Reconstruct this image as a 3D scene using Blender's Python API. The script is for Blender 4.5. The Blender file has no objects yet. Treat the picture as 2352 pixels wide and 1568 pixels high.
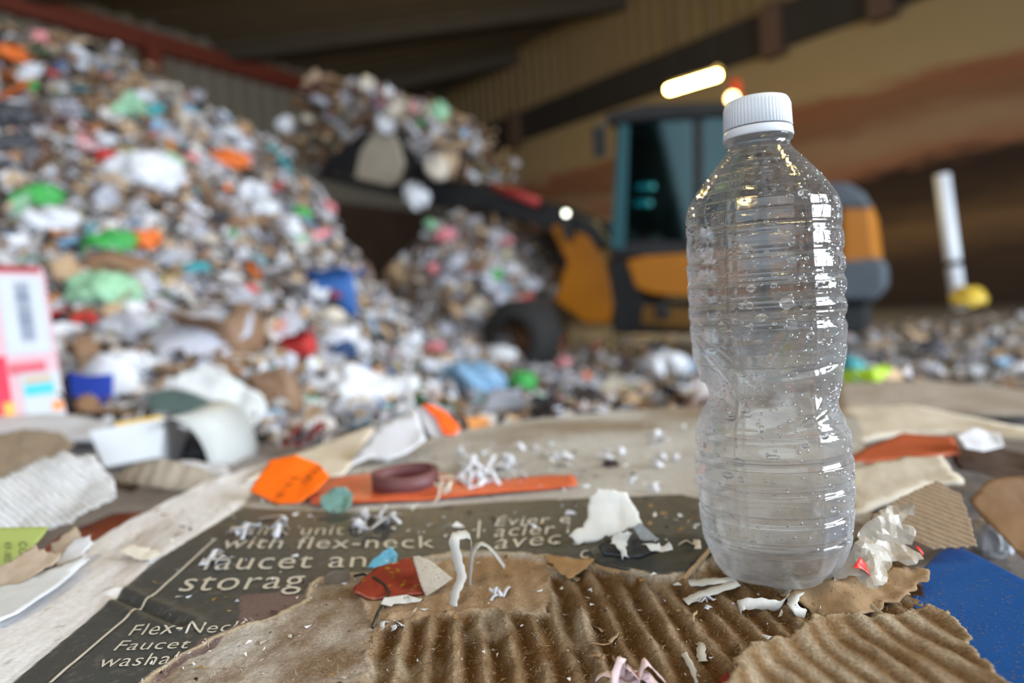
import bpy, bmesh, math, random
import numpy as np
from mathutils import Vector, Matrix
from mathutils.geometry import delaunay_2d_cdt

scene = bpy.context.scene
COL = scene.collection
random.seed(7)
RNG = np.random.default_rng(7)
PI = math.pi

# ------------------------------------------------------------------ camera
F = 1568.0                       # focal length in pixels of the 2352 px wide frame (24 mm on 36 mm)
CAM = Vector((0, 0, 0.12))
PITCH, ROLL = math.radians(3.45), math.radians(3.5)
FWD = Vector((0, math.cos(PITCH), -math.sin(PITCH)))
R0 = Vector((1, 0, 0)); U0 = R0.cross(FWD)
RGT = R0 * math.cos(ROLL) - U0 * math.sin(ROLL)
UPV = U0 * math.cos(ROLL) + R0 * math.sin(ROLL)
cd = bpy.data.cameras.new('camera'); cam = bpy.data.objects.new('camera', cd); COL.objects.link(cam)
M = Matrix((RGT, UPV, -FWD)).transposed().to_4x4(); M.translation = CAM
cam.matrix_world = M
cd.sensor_width = 36; cd.lens = 24; cd.clip_start = 0.01; cd.clip_end = 200
cd.dof.use_dof = True; cd.dof.focus_distance = 0.244; cd.dof.aperture_fstop = 5.2
scene.camera = cam

# ------------------------------------------------------------------ world and light
scene.view_settings.view_transform = 'Standard'
scene.view_settings.look = 'None'
scene.view_settings.gamma = 1
scene.view_settings.use_curve_mapping = False
scene.view_settings.exposure = 0.0
w = bpy.data.worlds.new('overcast_sky'); scene.world = w; w.use_nodes = True
w.node_tree.nodes['Background'].inputs[0].default_value = (0.82, 0.9, 1, 1)
w.node_tree.nodes['Background'].inputs[1].default_value = 0.35


def area(name, loc, target, sx, sy, power, col):
    l = bpy.data.lights.new(name, 'AREA'); l.shape = 'RECTANGLE'; l.size = sx; l.size_y = sy
    l.energy = power; l.color = col
    o = bpy.data.objects.new(name, l); COL.objects.link(o); o.location = loc
    o.rotation_euler = (Vector(target) - Vector(loc)).to_track_quat('-Z', 'Y').to_euler()
    return o


# daylight through the doorway panes on the right, plus an added rear fill
area('doorway_daylight_side', (9.2, -0.1, 2.6), (-1, 1.4, 0.3), 2.4, 5.0, 900, (0.78, 0.89, 1.0))
area('doorway_daylight_side_b', (8.7, -3.0, 2.6), (-1, 1.4, 0.3), 2.4, 5.0, 900, (0.78, 0.89, 1.0))
area('rear_fill_light', (-3.0, -8.0, 4.2), (-1.2, 3, 0.6), 17.0, 7.0, 980, (0.76, 0.88, 1.0))

# cycles options that belong to the scene
scene.cycles.max_bounces = 14
scene.cycles.transmission_bounces = 12
scene.cycles.transparent_max_bounces = 16
scene.cycles.diffuse_bounces = 3
scene.cycles.glossy_bounces = 5
scene.cycles.sample_clamp_indirect = 6.0
scene.cycles.use_denoising = True


# ------------------------------------------------------------------ helpers
def ray(px, py):
    return (FWD * F + RGT * (px - 1176) - UPV * (py - 784)).normalized()


def Q(px, py, d):
    """the point of the place at depth d that the photograph shows at px, py"""
    r = ray(px, py); return CAM + r * (d / r.dot(FWD))


def P(px, py, z=0.0):
    """where that line of sight meets the level z"""
    r = ray(px, py); return CAM + r * ((z - CAM.z) / r.z)


def PN(px, py, p0, n):
    r = ray(px, py); return CAM + r * ((Vector(p0) - CAM).dot(n) / r.dot(n))


def lin(c):
    c = c / 255.0
    return c / 12.92 if c <= 0.04045 else ((c + 0.055) / 1.055) ** 2.4


def C(r, g, b): return (lin(r), lin(g), lin(b), 1)


def hash2(ix, iy, seed):
    n = (ix.astype(np.int64) * 374761393 + iy.astype(np.int64) * 668265263 + seed * 1442695041) & 0x7fffffff
    n = ((n ^ (n >> 13)) * 1274126177) & 0x7fffffff
    n = n ^ (n >> 16)
    return (n & 0xffff) / 65535.0


def vnoise(x, y, seed=0):
    x = np.asarray(x, float); y = np.asarray(y, float)
    ix = np.floor(x); iy = np.floor(y); fx = x - ix; fy = y - iy
    fx = fx * fx * (3 - 2 * fx); fy = fy * fy * (3 - 2 * fy)
    a = hash2(ix, iy, seed); b = hash2(ix + 1, iy, seed); c = hash2(ix, iy + 1, seed); d = hash2(ix + 1, iy + 1, seed)
    return (a + (b - a) * fx + (c - a) * fy + (a - b - c + d) * fx * fy) * 2 - 1


def fbm(x, y, seed=0, octv=4):
    s = 0; a = 0.5; f = 1.0
    for k in range(octv):
        s = s + a * vnoise(np.asarray(x) * f + 17.3 * k, np.asarray(y) * f - 9.1 * k, seed + k); a *= 0.5; f *= 2.03
    return s


def sdist(X, Y, poly):
    """signed distance to a polygon, positive inside"""
    d = np.full(X.shape, 1e9); inside = np.zeros(X.shape, bool)
    n = len(poly)
    for i in range(n):
        ax, ay = poly[i][:2]; bx, by = poly[(i + 1) % n][:2]
        ex, ey = bx - ax, by - ay
        t = np.clip(((X - ax) * ex + (Y - ay) * ey) / (ex * ex + ey * ey + 1e-18), 0, 1)
        d = np.minimum(d, np.hypot(X - ax - t * ex, Y - ay - t * ey))
        c = ((ay > Y) != (by > Y))
        with np.errstate(divide='ignore', invalid='ignore'):
            xi = ax + (Y - ay) * ex / (ey if ey != 0 else 1e-12)
        inside ^= c & (X < xi)
    return np.where(inside, d, -d)


def sstep(a, b, x):
    t = np.clip((x - a) / (b - a), 0, 1); return t * t * (3 - 2 * t)


MATS = {}


def mat(key, rgb, rough=0.6, var=0.18, bump=0.15, scale=60, metal=0.0, spec=0.4, speck=None):
    """a painted, papery or plastic surface: base colour with mottling and a fine relief"""
    if key in MATS: return MATS[key]
    m = bpy.data.materials.new(key); m.use_nodes = True; nt = m.node_tree; b = nt.nodes['Principled BSDF']
    tc = nt.nodes.new('ShaderNodeTexCoord')
    nz = nt.nodes.new('ShaderNodeTexNoise'); nz.inputs['Scale'].default_value = scale; nz.inputs['Detail'].default_value = 6
    nt.links.new(tc.outputs['Object'], nz.inputs['Vector'])
    mx = nt.nodes.new('ShaderNodeMix'); mx.data_type = 'RGBA'
    mx.inputs['A'].default_value = tuple(c * (1 - var) for c in rgb[:3]) + (1,)
    mx.inputs['B'].default_value = tuple(min(1, c * (1 + var)) for c in rgb[:3]) + (1,)
    nt.links.new(nz.outputs['Fac'], mx.inputs['Factor'])
    out = mx.outputs['Result']
    if speck:
        n2 = nt.nodes.new('ShaderNodeTexNoise'); n2.inputs['Scale'].default_value = scale * 4; n2.inputs['Detail'].default_value = 3
        nt.links.new(tc.outputs['Object'], n2.inputs['Vector'])
        rp = nt.nodes.new('ShaderNodeValToRGB'); rp.color_ramp.elements[0].position = 0.62; rp.color_ramp.elements[1].position = 0.70
        nt.links.new(n2.outputs['Fac'], rp.inputs['Fac'])
        m2 = nt.nodes.new('ShaderNodeMix'); m2.data_type = 'RGBA'; m2.inputs['B'].default_value = speck
        nt.links.new(rp.outputs['Color'], m2.inputs['Factor']); nt.links.new(out, m2.inputs['A']); out = m2.outputs['Result']
    nt.links.new(out, b.inputs['Base Color'])
    b.inputs['Roughness'].default_value = rough; b.inputs['Metallic'].default_value = metal
    b.inputs['Specular IOR Level'].default_value = spec
    if bump:
        bp = nt.nodes.new('ShaderNodeBump'); bp.inputs['Strength'].default_value = bump; bp.inputs['Distance'].default_value = 0.3 / scale
        nt.links.new(nz.outputs['Fac'], bp.inputs['Height']); nt.links.new(bp.outputs['Normal'], b.inputs['Normal'])
    MATS[key] = m; return m


def attr_mat(key, rough=0.85, fine=900, bumpd=0.0006, bump=0.5, var=0.25, spec=0.25):
    """surface whose own colour zones are stored per vertex, with fibre mottling on top"""
    if key in MATS: return MATS[key]
    m = bpy.data.materials.new(key); m.use_nodes = True; nt = m.node_tree; b = nt.nodes['Principled BSDF']
    at = nt.nodes.new('ShaderNodeAttribute'); at.attribute_name = 'tint'
    tc = nt.nodes.new('ShaderNodeTexCoord')
    nz = nt.nodes.new('ShaderNodeTexNoise'); nz.inputs['Scale'].default_value = fine; nz.inputs['Detail'].default_value = 8; nz.inputs['Roughness'].default_value = 0.65
    nt.links.new(tc.outputs['Object'], nz.inputs['Vector'])
    mr = nt.nodes.new('ShaderNodeMapRange'); mr.inputs['From Min'].default_value = 0.3; mr.inputs['From Max'].default_value = 0.7
    mr.inputs['To Min'].default_value = 1 - var; mr.inputs['To Max'].default_value = 1 + var
    nt.links.new(nz.outputs['Fac'], mr.inputs['Value'])
    vm = nt.nodes.new('ShaderNodeVectorMath'); vm.operation = 'MULTIPLY'
    nt.links.new(at.outputs['Color'], vm.inputs[0]); nt.links.new(mr.outputs['Result'], vm.inputs[1])
    nt.links.new(vm.outputs['Vector'], b.inputs['Base Color'])
    b.inputs['Roughness'].default_value = rough; b.inputs['Specular IOR Level'].default_value = spec
    bp = nt.nodes.new('ShaderNodeBump'); bp.inputs['Strength'].default_value = bump; bp.inputs['Distance'].default_value = bumpd
    nt.links.new(nz.outputs['Fac'], bp.inputs['Height']); nt.links.new(bp.outputs['Normal'], b.inputs['Normal'])
    MATS[key] = m; return m


def emis(key, rgb, strength):
    if key in MATS: return MATS[key]
    m = bpy.data.materials.new(key); m.use_nodes = True; b = m.node_tree.nodes['Principled BSDF']
    b.inputs['Base Color'].default_value = rgb; b.inputs['Emission Color'].default_value = rgb; b.inputs['Emission Strength'].default_value = strength
    MATS[key] = m; return m


def link(name, me, m=None, parent=None, smooth=True):
    o = bpy.data.objects.new(name, me); COL.objects.link(o)
    if m is not None: me.materials.append(m)
    if smooth and len(me.polygons): me.polygons.foreach_set('use_smooth', [True] * len(me.polygons))
    if parent is not None: o.parent = parent
    return o


def mesh(name, verts, faces):
    me = bpy.data.meshes.new(name); me.from_pydata([tuple(v) for v in verts], [], faces); me.update(); return me


def from_bm(name, bm):
    me = bpy.data.meshes.new(name); bm.to_mesh(me); bm.free(); return me


def tag(o, label=None, cat=None, group=None, kind=None):
    if label: o['label'] = label
    if cat: o['category'] = cat
    if group: o['group'] = group
    if kind: o['kind'] = kind
    return o


def empty(name, loc=(0, 0, 0), rz=0.0):
    o = bpy.data.objects.new(name, None); COL.objects.link(o); o.location = loc; o.rotation_euler = (0, 0, rz)
    o.empty_display_size = 0.05
    return o


def solid(o, t, offset=-1.0):
    md = o.modifiers.new('thickness', 'SOLIDIFY'); md.thickness = t; md.offset = offset; return o


def bevel(o, wd, seg=2):
    md = o.modifiers.new('soft_edges', 'BEVEL'); md.width = wd; md.segments = seg; md.limit_method = 'ANGLE'; return o


def recenter(o, p):
    """give a mesh built in world space its own origin"""
    p = Vector(p); o.data.transform(Matrix.Translation(-p)); o.location = p; return o


def poly_mesh(name, pts2, step, jag=0.0, seed=0):
    """dense triangle mesh filling a 2D polygon; outline subdivided and roughened. returns verts (n,2), faces"""
    out = []
    n = len(pts2)
    for i in range(n):
        a = Vector(pts2[i][:2]); b = Vector(pts2[(i + 1) % n][:2]); L = (b - a).length
        k = max(1, int(L / step))
        nrm = Vector((-(b - a).y, (b - a).x)).normalized() if L > 0 else Vector((0, 0))
        for j in range(k):
            p = a.lerp(b, j / k)
            if jag and j: p = p + nrm * float(fbm(np.array(p.x / (step * 3) + seed), np.array(p.y / (step * 3)), seed, 4)) * jag * 2
            out.append(p)
    xs = [p.x for p in out]; ys = [p.y for p in out]
    gx, gy = np.meshgrid(np.arange(min(xs), max(xs), step), np.arange(min(ys), max(ys), step))
    gx = gx + RNG.uniform(-.2, .2, gx.shape) * step; gy = gy + RNG.uniform(-.2, .2, gy.shape) * step
    sd = sdist(gx, gy, [(p.x, p.y) for p in out])
    inn = np.argwhere(sd > step * 0.45)
    vs = out + [Vector((gx[i, j], gy[i, j])) for i, j in inn]
    nb = len(out)
    r = delaunay_2d_cdt(vs, [(i, (i + 1) % nb) for i in range(nb)], [list(range(nb))], 1, 1e-9)
    return np.array([(v.x, v.y) for v in r[0]]), [tuple(f) for f in r[2]]


def sheet_px(name, pts, p0, n=(0, 0, 1), m=None, thick=0.0006, step=None, jag=0.0, crumple=0.0, cs=120, curl=None, seed=1, parent=None, lift=0.0):
    """a thin piece of paper, card or film whose outline is traced on the plane through p0 with normal n"""
    n = Vector(n).normalized(); p0 = Vector(p0)
    w3 = [PN(x, y, p0, n) for x, y in pts]
    c = sum(w3, Vector()) / len(w3)
    u = Vector((1, 0, 0)); u = (u - n * u.dot(n)).normalized(); v = n.cross(u)
    p2 = [((q - c).dot(u), (q - c).dot(v)) for q in w3]
    size = max(max(abs(a), abs(b)) for a, b in p2)
    if step is None: step = size / 12
    vv, ff = poly_mesh(name, p2, step, jag, seed)
    z = np.zeros(len(vv))
    if crumple:
        z = z + crumple * fbm(vv[:, 0] * cs + seed * 3.1, vv[:, 1] * cs - seed, seed, 3)
        z = z + crumple * 0.8 * np.abs(fbm(vv[:, 0] * cs * 0.8 - seed * 1.1, vv[:, 1] * cs * .8 + 5, seed + 9, 2))
    if curl is not None: z = z + curl(vv[:, 0] / size, vv[:, 1] / size) * size
    verts = [tuple(u * a + v * b + n * (zz + lift)) for (a, b), zz in zip(vv, z)]
    o = link(name, mesh(name, verts, ff), m, parent)
    o.location = c
    if thick: solid(o, thick, 0.0)
    return o


def ribbon(name, pts, width, m, thick=0.00012, side=None, parent=None, twist=0.0, sub=6, taper=None):
    """a strip of paper along a 3D path"""
    pts = [Vector(p) for p in pts]
    path = []
    for i in range(len(pts) - 1):
        a = pts[max(0, i - 1)]; b = pts[i]; c = pts[i + 1]; d = pts[min(len(pts) - 1, i + 2)]
        for k in range(sub):
            t = k / sub
            path.append(0.5 * ((2 * b) + (c - a) * t + (2 * a - 5 * b + 4 * c - d) * t * t + (-a + 3 * b - 3 * c + d) * t ** 3))
    path.append(pts[-1])
    vs, fs = [], []
    c0 = path[0].copy()
    s0 = Vector(side) if side is not None else Vector((0.3, 1, 0.2))
    N = len(path)
    for i, p in enumerate(path):
        t = (path[min(N - 1, i + 1)] - path[max(0, i - 1)]).normalized()
        s = (s0 - t * s0.dot(t))
        s = s.normalized() if s.length > 1e-6 else Vector((0, 1, 0))
        s = Matrix.Rotation(twist * i / N, 3, t) @ s
        wd = width * (taper(i / (N - 1)) if taper else 1) * (1 + (0.12 if width < .02 else 0.0) * math.sin(i * 1.7))
        for q in (-.5, 0, .5): vs.append(p - c0 + s * wd * q)
    for i in range(N - 1):
        for q in (0, 1):
            a = i * 3 + q; fs.append((a, a + 1, a + 4, a + 3))
    o = link(name, mesh(name, vs, fs), m, parent); o.location = c0
    solid(o, thick, 0.0)
    return o


def tube(bm, pts, r, seg=8):
    """a round bar along a path, added to bm"""
    pts = [Vector(p) for p in pts]; rings = []
    for i, p in enumerate(pts):
        t = (pts[min(len(pts) - 1, i + 1)] - pts[max(0, i - 1)]).normalized()
        a = t.orthogonal().normalized(); b = t.cross(a)
        rr = r(i / (len(pts) - 1)) if callable(r) else r
        rings.append([bm.verts.new(p + (a * math.cos(2 * PI * k / seg) + b * math.sin(2 * PI * k / seg)) * rr) for k in range(seg)])
    for i in range(len(rings) - 1):
        for k in range(seg):
            bm.faces.new((rings[i][k], rings[i][(k + 1) % seg], rings[i + 1][(k + 1) % seg], rings[i + 1][k]))
    bm.faces.new(rings[0][::-1]); bm.faces.new(rings[-1])


def box(bm, lo, hi):
    x0, y0, z0 = lo; x1, y1, z1 = hi
    v = [bm.verts.new(p) for p in ((x0, y0, z0), (x1, y0, z0), (x1, y1, z0), (x0, y1, z0), (x0, y0, z1), (x1, y0, z1), (x1, y1, z1), (x0, y1, z1))]
    for f in ((0, 3, 2, 1), (4, 5, 6, 7), (0, 1, 5, 4), (1, 2, 6, 5), (2, 3, 7, 6), (3, 0, 4, 7)): bm.faces.new([v[i] for i in f])


def prism(bm, poly, y0, y1):
    """a polygon in x-z, extruded from y0 to y1"""
    a = [bm.verts.new((x, y0, z)) for x, z in poly]; b = [bm.verts.new((x, y1, z)) for x, z in poly]
    bm.faces.new(a); bm.faces.new(b[::-1])
    n = len(a)
    for i in range(n): bm.faces.new((a[i], b[i], b[(i + 1) % n], a[(i + 1) % n]))
    bmesh.ops.recalc_face_normals(bm, faces=bm.faces[:])


def lathe(prof, seg=32, close=True):
    vs, fs = [], []
    for r, z in prof:
        for k in range(seg):
            a = 2 * PI * k / seg; vs.append((r * math.cos(a), r * math.sin(a), z))
    for i in range(len(prof) - 1):
        for k in range(seg):
            k2 = (k + 1) % seg; fs.append((i * seg + k, i * seg + k2, (i + 1) * seg + k2, (i + 1) * seg + k))
    if close:
        fs.append(tuple(range(seg))[::-1]); fs.append(tuple((len(prof) - 1) * seg + k for k in range(seg)))
    return vs, fs


_txt = {}


def text_shape(s, shear=0.0, thin=0.0):
    """2D triangles of a word in the plain sans lettering, unit size"""
    cu = bpy.data.curves.new('lettering', 'FONT'); cu.body = s; cu.size = 1; cu.shear = shear; cu.offset = thin; cu.space_character = 1.08; cu.resolution_u = 3
    ob = bpy.data.objects.new('lettering', cu); COL.objects.link(ob)
    dg = bpy.context.evaluated_depsgraph_get(); me = ob.evaluated_get(dg).to_mesh()
    v = np.array([tuple(q.co)[:2] for q in me.vertices]) if len(me.vertices) else np.zeros((0, 2))
    f = [tuple(p.vertices) for p in me.polygons]
    ob.evaluated_get(dg).to_mesh_clear()
    bpy.data.objects.remove(ob); bpy.data.curves.remove(cu)
    return v, f

# ================================================================== THE HALL
FLOOR_Z = -0.47
RW0 = Vector((9.0, 12.0, 0)); RWD = Vector((-0.767, 1.0, 0))          # right wall line
CORNER = RW0 + RWD * 14.5
LWD = Vector((-0.662, -1.0, 0))                                       # left wall, from the corner towards the camera
RN = Vector((-1.0, -0.767, 0)).normalized(); LN = Vector((1.0, -0.662, 0)).normalized()
ZREL = CAM.z
CEIL_R, CEIL_L = 8.2 + ZREL, 7.3 + ZREL


def rib_wall(name, a, b, z0, z1, n, pitch, depth, m, kind='structure'):
    """trapezoid sheet cladding between a and b"""
    a = Vector(a); b = Vector(b); L = (b - a).length; d = (b - a) / L
    prof = []
    k = 0
    while k * pitch < L:
        for s, h in ((0, 0), (0.35, 0), (0.5, 1), (0.85, 1)):
            if (k + s) * pitch < L: prof.append(((k + s) * pitch, h * depth))
        k += 1
    prof.append((L, 0))
    vs = []
    for s, h in prof:
        p = a + d * s + n * h; vs += [(p.x, p.y, z0), (p.x, p.y, z1)]
    fs = [(2 * i, 2 * i + 2, 2 * i + 3, 2 * i + 1) for i in range(len(prof) - 1)]
    o = link(name, mesh(name, vs, fs), m, smooth=False); tag(o, kind=kind); return o


def wall_beam(name, a, b, n, z0, z1, proud, m):
    a = Vector(a); b = Vector(b)
    vs = []
    for p in (a, b):
        for q in (0, proud):
            for z in (z0, z1): r = p + n * q; vs.append((r.x, r.y, z))
    fs = [(0, 1, 5, 4), (2, 6, 7, 3), (0, 4, 6, 2), (1, 3, 7, 5), (0, 2, 3, 1), (4, 5, 7, 6)]
    o = link(name, mesh(name, vs, fs), m, smooth=False); tag(o, kind='structure'); return o


m_floor = mat('dirty_concrete', C(96, 90, 84), 0.8, 0.4, 0.3, 3)
fl = link('floor', mesh('floor', [(-26, -9, FLOOR_Z), (26, -9, FLOOR_Z), (26, 30, FLOOR_Z), (-26, 30, FLOOR_Z)], [(0, 1, 2, 3)]), m_floor, smooth=False)
tag(fl, kind='structure')

# push wall: weathered plaster above, bare brick with red stains, dark brown towards the foot
mw = bpy.data.materials.new('push_wall'); mw.use_nodes = True; nt = mw.node_tree; bs = nt.nodes['Principled BSDF']
tc = nt.nodes.new('ShaderNodeTexCoord'); sep = nt.nodes.new('ShaderNodeSeparateXYZ'); nt.links.new(tc.outputs['Object'], sep.inputs[0])
nz = nt.nodes.new('ShaderNodeTexNoise'); nz.inputs['Scale'].default_value = 0.9; nz.inputs['Detail'].default_value = 8; nz.inputs['Roughness'].default_value = 0.62
mp = nt.nodes.new('ShaderNodeMapping'); mp.inputs['Scale'].default_value = (0.5, 0.5, 2.6)
nt.links.new(tc.outputs['Object'], mp.inputs[0]); nt.links.new(mp.outputs[0], nz.inputs['Vector'])
ad = nt.nodes.new('ShaderNodeMath'); ad.operation = 'MULTIPLY_ADD'; ad.inputs[1].default_value = 1.3
nt.links.new(nz.outputs['Fac'], ad.inputs[0]); nt.links.new(sep.outputs['Z'], ad.inputs[2])
mr = nt.nodes.new('ShaderNodeMapRange'); mr.inputs['From Min'].default_value = -0.5 + 0.65; mr.inputs['From Max'].default_value = 6.5 + 0.65
nt.links.new(ad.outputs[0], mr.inputs['Value'])
rp = nt.nodes.new('ShaderNodeValToRGB'); nt.links.new(mr.outputs['Result'], rp.inputs['Fac'])
stops = [(0.0, C(52, 42, 36)), (0.12, C(62, 48, 38)), (0.22, C(110, 84, 58)), (0.30, C(60, 46, 36)), (0.375, C(50, 38, 32)), (0.40, C(142, 98, 74)), (0.47, C(150, 122, 96)),
         (0.53, C(128, 92, 68)), (0.58, C(134, 94, 70)), (0.605, C(138, 88, 64)), (0.63, C(160, 138, 104)), (0.8, C(152, 132, 98)), (1.0, C(140, 118, 84))]
el = rp.color_ramp.elements
while len(el) < len(stops): el.new(0.5)
for e, (p_, c_) in zip(el, stops): e.position = p_; e.color = c_
nt.links.new(rp.outputs['Color'], bs.inputs['Base Color']); bs.inputs['Roughness'].default_value = 0.85
bs.inputs['Specular IOR Level'].default_value = 0.2

RA = RW0 + RWD * -17.0; LB = CORNER + LWD * 33.0
wr = wall_beam('wall_right', RA, CORNER, RN, FLOOR_Z, 5.3 + ZREL, 0.3, mw)
m_tan = mat('tan_cladding', C(128, 108, 76), 0.55, 0.12, 0.0, 1)
m_grey = mat('grey_cladding', C(120, 116, 108), 0.55, 0.12, 0.0, 1)
m_black = mat('dark_steel', C(44, 40, 38), 0.7, 0.2, 0.0, 2)
m_red = mat('red_oxide_steel', C(108, 50, 38), 0.6, 0.2, 0.0, 2)
m_ceil = mat('dark_roof_sheet', C(78, 68, 54), 0.7, 0.2, 0.0, 2)
rib_wall('wall_right_cladding', RA, CORNER, 5.1 + ZREL, CEIL_R + 0.3, RN, 0.42, 0.10, m_tan)
wall_beam('trim_1', RA, CORNER, RN, 5.05 + ZREL, 5.95 + ZREL, 0.42, m_black)
for i, t in enumerate((1.4, 3.2, 10.4)):                                 # stub columns crossing the dark beam
    p = RW0 + RWD * t
    wall_beam('trim_%d' % (i + 2), p, p + RWD.normalized() * 0.45, RN, 4.9 + ZREL, 6.0 + ZREL, 0.62, mat('brown_steel', C(92, 70, 60), 0.7, 0.2, 0, 2))
wall_beam('wall_left_base', CORNER, LB, LN, FLOOR_Z, 3.4 + ZREL, 0.12, mat('dark_brown_base', C(70, 54, 44), .85, .4, 0, 1))  # dark brown lower part of the left wall
rib_wall('wall_left', CORNER, LB, FLOOR_Z, CEIL_L + 0.2, LN, 0.5, 0.08, m_grey)
wall_beam('trim_5', CORNER, LB, LN, 6.5 + ZREL, 6.95 + ZREL, 0.35, m_red)
for i, s in enumerate((9.4, 16.5, 23.0)):
    p = CORNER + LWD * s
    wall_beam('trim_%d' % (i + 6), p, p + LWD.normalized() * 0.35, LN, FLOOR_Z, 6.9 + ZREL, 0.4, m_red)
# roof: ribbed sheet between the wall heads, carried by dark rafters
n_ = 60
vs, fs = [], []
for i in range(n_ * 4 + 1):
    t = i / (n_ * 4); h = (0, 0, 0.12, 0.12)[i % 4]
    a = CORNER + LWD * (33.0 * t); b = CORNER - RWD * (31.5 * t)
    vs += [(a.x, a.y, CEIL_L - h), (b.x, b.y, CEIL_R - h)]
for i in range(n_ * 4): fs.append((2 * i, 2 * i + 1, 2 * i + 3, 2 * i + 2))
ce = link('ceiling', mesh('ceiling', vs, fs), m_ceil, smooth=False); tag(ce, kind='structure')
bm = bmesh.new()
for t in (0.12, 0.24, 0.36, 0.50, 0.64, 0.8):
    a = CORNER + LWD * (33.0 * t); b = CORNER - RWD * (31.5 * t)
    dd = (b - a).normalized(); s_ = Vector((-dd.y, dd.x, 0)) * 0.14
    q = []
    for p, z in ((a, CEIL_L - 0.1), (b, CEIL_R - 0.1)):
        for sg in (-1, 1):
            for h in (0, 0.45): r = p + s_ * sg; q.append(bm.verts.new((r.x, r.y, z - h)))
    for f in ((0, 1, 3, 2), (4, 6, 7, 5), (0, 4, 5, 1), (2, 3, 7, 6), (1, 5, 7, 3), (0, 2, 6, 4)): bm.faces.new([q[k] for k in f])
raf = link('trim_10', from_bm('rafters', bm), mat('rafter_steel', C(62, 54, 44), .7, .2, 0, 2), smooth=False); tag(raf, kind='structure')
# rear wall behind the camera with its two doorways
m_rear = mat('rear_cladding', C(120, 116, 110), 0.6, 0.12, 0, 1)
bm = bmesh.new()
for x0, x1, z0, z1 in ((-24, -12.5, FLOOR_Z, 8), (6.5, 24, FLOOR_Z, 8), (-12.5, 6.5, 7.7, 8)): box(bm, (x0, -8.4, z0), (x1, -8.2, z1))
rw_ = link('wall_rear', from_bm('wall_rear', bm), m_rear, smooth=False); tag(rw_, kind='structure')


# ------------------------------------------------------------------ lamps
def tube_lamp(p, q, label, strength, energy, col=(1.0, 0.80, 0.42), point=False):
    p = Vector(p); q = Vector(q); c = (p + q) / 2
    r = empty('ceiling_light', c); tag(r, label, 'lamp', 'strip lamps under the roof')
    d = (q - p).normalized(); L = (q - p).length
    bm = bmesh.new(); s = d.cross(Vector((0, 0, 1))).normalized()
    tube(bm, [-d * L / 2 + Vector((0, 0, .0)), d * L / 2], 0.055, 12)
    link('tube', from_bm('tube', bm), emis('warm_tube_%d' % int(strength), C(255, 214, 120), strength), r)
    bm = bmesh.new()
    k = [(-.09, .07), (-.05, .13), (.05, .13), (.09, .07)]
    rows = [[bm.verts.new(d * e * L * .52 + s * a + Vector((0, 0, h))) for a, h in k] for e in (-1, 1)]
    for i in range(3): bm.faces.new((rows[0][i], rows[0][i + 1], rows[1][i + 1], rows[1][i]))
    h = link('housing', from_bm('housing', bm), m_black, r, smooth=False); solid(h, 0.01)
    bm = bmesh.new()
    for e in (-.4, .4): tube(bm, [d * e * L + Vector((0, 0, .12)), d * e * L + Vector((0, 0, max(.3, CEIL_R - 0.5 - c.z)))], 0.012, 6)
    link('hanger', from_bm('hanger', bm), m_black, r)
    li = bpy.data.lights.new('lamp_light', 'AREA'); li.shape = 'RECTANGLE'; li.size = L; li.size_y = 0.12; li.energy = energy; li.color = col
    if point: li = bpy.data.lights.new('lamp_light', 'POINT'); li.energy = energy; li.color = col; li.shadow_soft_size = .1
    lo = bpy.data.objects.new('lamp_light', li); COL.objects.link(lo); lo.parent = r; lo.location = (0, 0, -0.075 if not point else -.3)
    lo.rotation_euler = (0, 0, math.atan2(d.y, d.x))
    return r


tube_lamp(Q(1536, 206, 10.6), Q(1648, 172, 9.7), 'bright warm strip lamp glowing above the loader cab', 60, 90)
tube_lamp(Q(830, -24, 11.5), Q(950, -38, 10.4), 'warm strip lamp on the dark roof at the top edge, over the tall heap', 60, 420, point=True)
tube_lamp((2.4, 1.6, 4.6), (3.4, 0.6, 4.6), 'warm strip lamp high above the bottle', 60, 22)
tube_lamp((-1.6, -0.6, 4.8), (-0.8, -1.7, 4.8), 'warm strip lamp high behind the cardboard', 60, 22)

# ================================================================== THE WASTE
SIL = [(-700, 20), (-300, 40), (0, 75), (200, 118), (380, 190), (520, 275), (640, 340), (740, 445), (790, 545), (845, 615), (900, 680), (960, 735), (1050, 785), (1200, 815)]
RIDGE_Y = 5.0
ra, rz_ = [], []
for x, y in SIL:
    p = Q(x, y, RIDGE_Y); ra.append(p.x / p.y); rz_.append(p.z)
ra = np.array(ra); rz_ = np.array(rz_)


def base_z(Y):
    return np.where(Y < 0.85, -0.035, np.where(Y < 3.7, -0.035 - (Y - 0.85) * 0.146, -0.45))


MOUND = Q(1085, 640, 7.0)


def ground(X, Y):
    a = X / Y
    b = base_z(Y)
    r = np.interp(a, ra, rz_, right=-0.45)
    t = np.clip((Y - 1.0) / (RIDGE_Y - 1.0), 0, 1.0)
    z = b + np.maximum(0, r - b) * (t ** 1.15) * np.where(a < 0.05, 1, 0)
    z = np.where(Y > RIDGE_Y, np.maximum(b, z - (Y - RIDGE_Y) * 0.22), z)
    d = np.hypot((X - MOUND.x) / 0.98, (Y - MOUND.y) / 0.9)
    top = 1.04
    mz = -0.45 + (top + 0.45) * np.clip(1 - d ** 2.4, 0, 1) ** 0.55
    z = np.maximum(z, mz)
    # the near right: the litter lies lower between the cardboard and the hall floor
    return z


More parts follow.
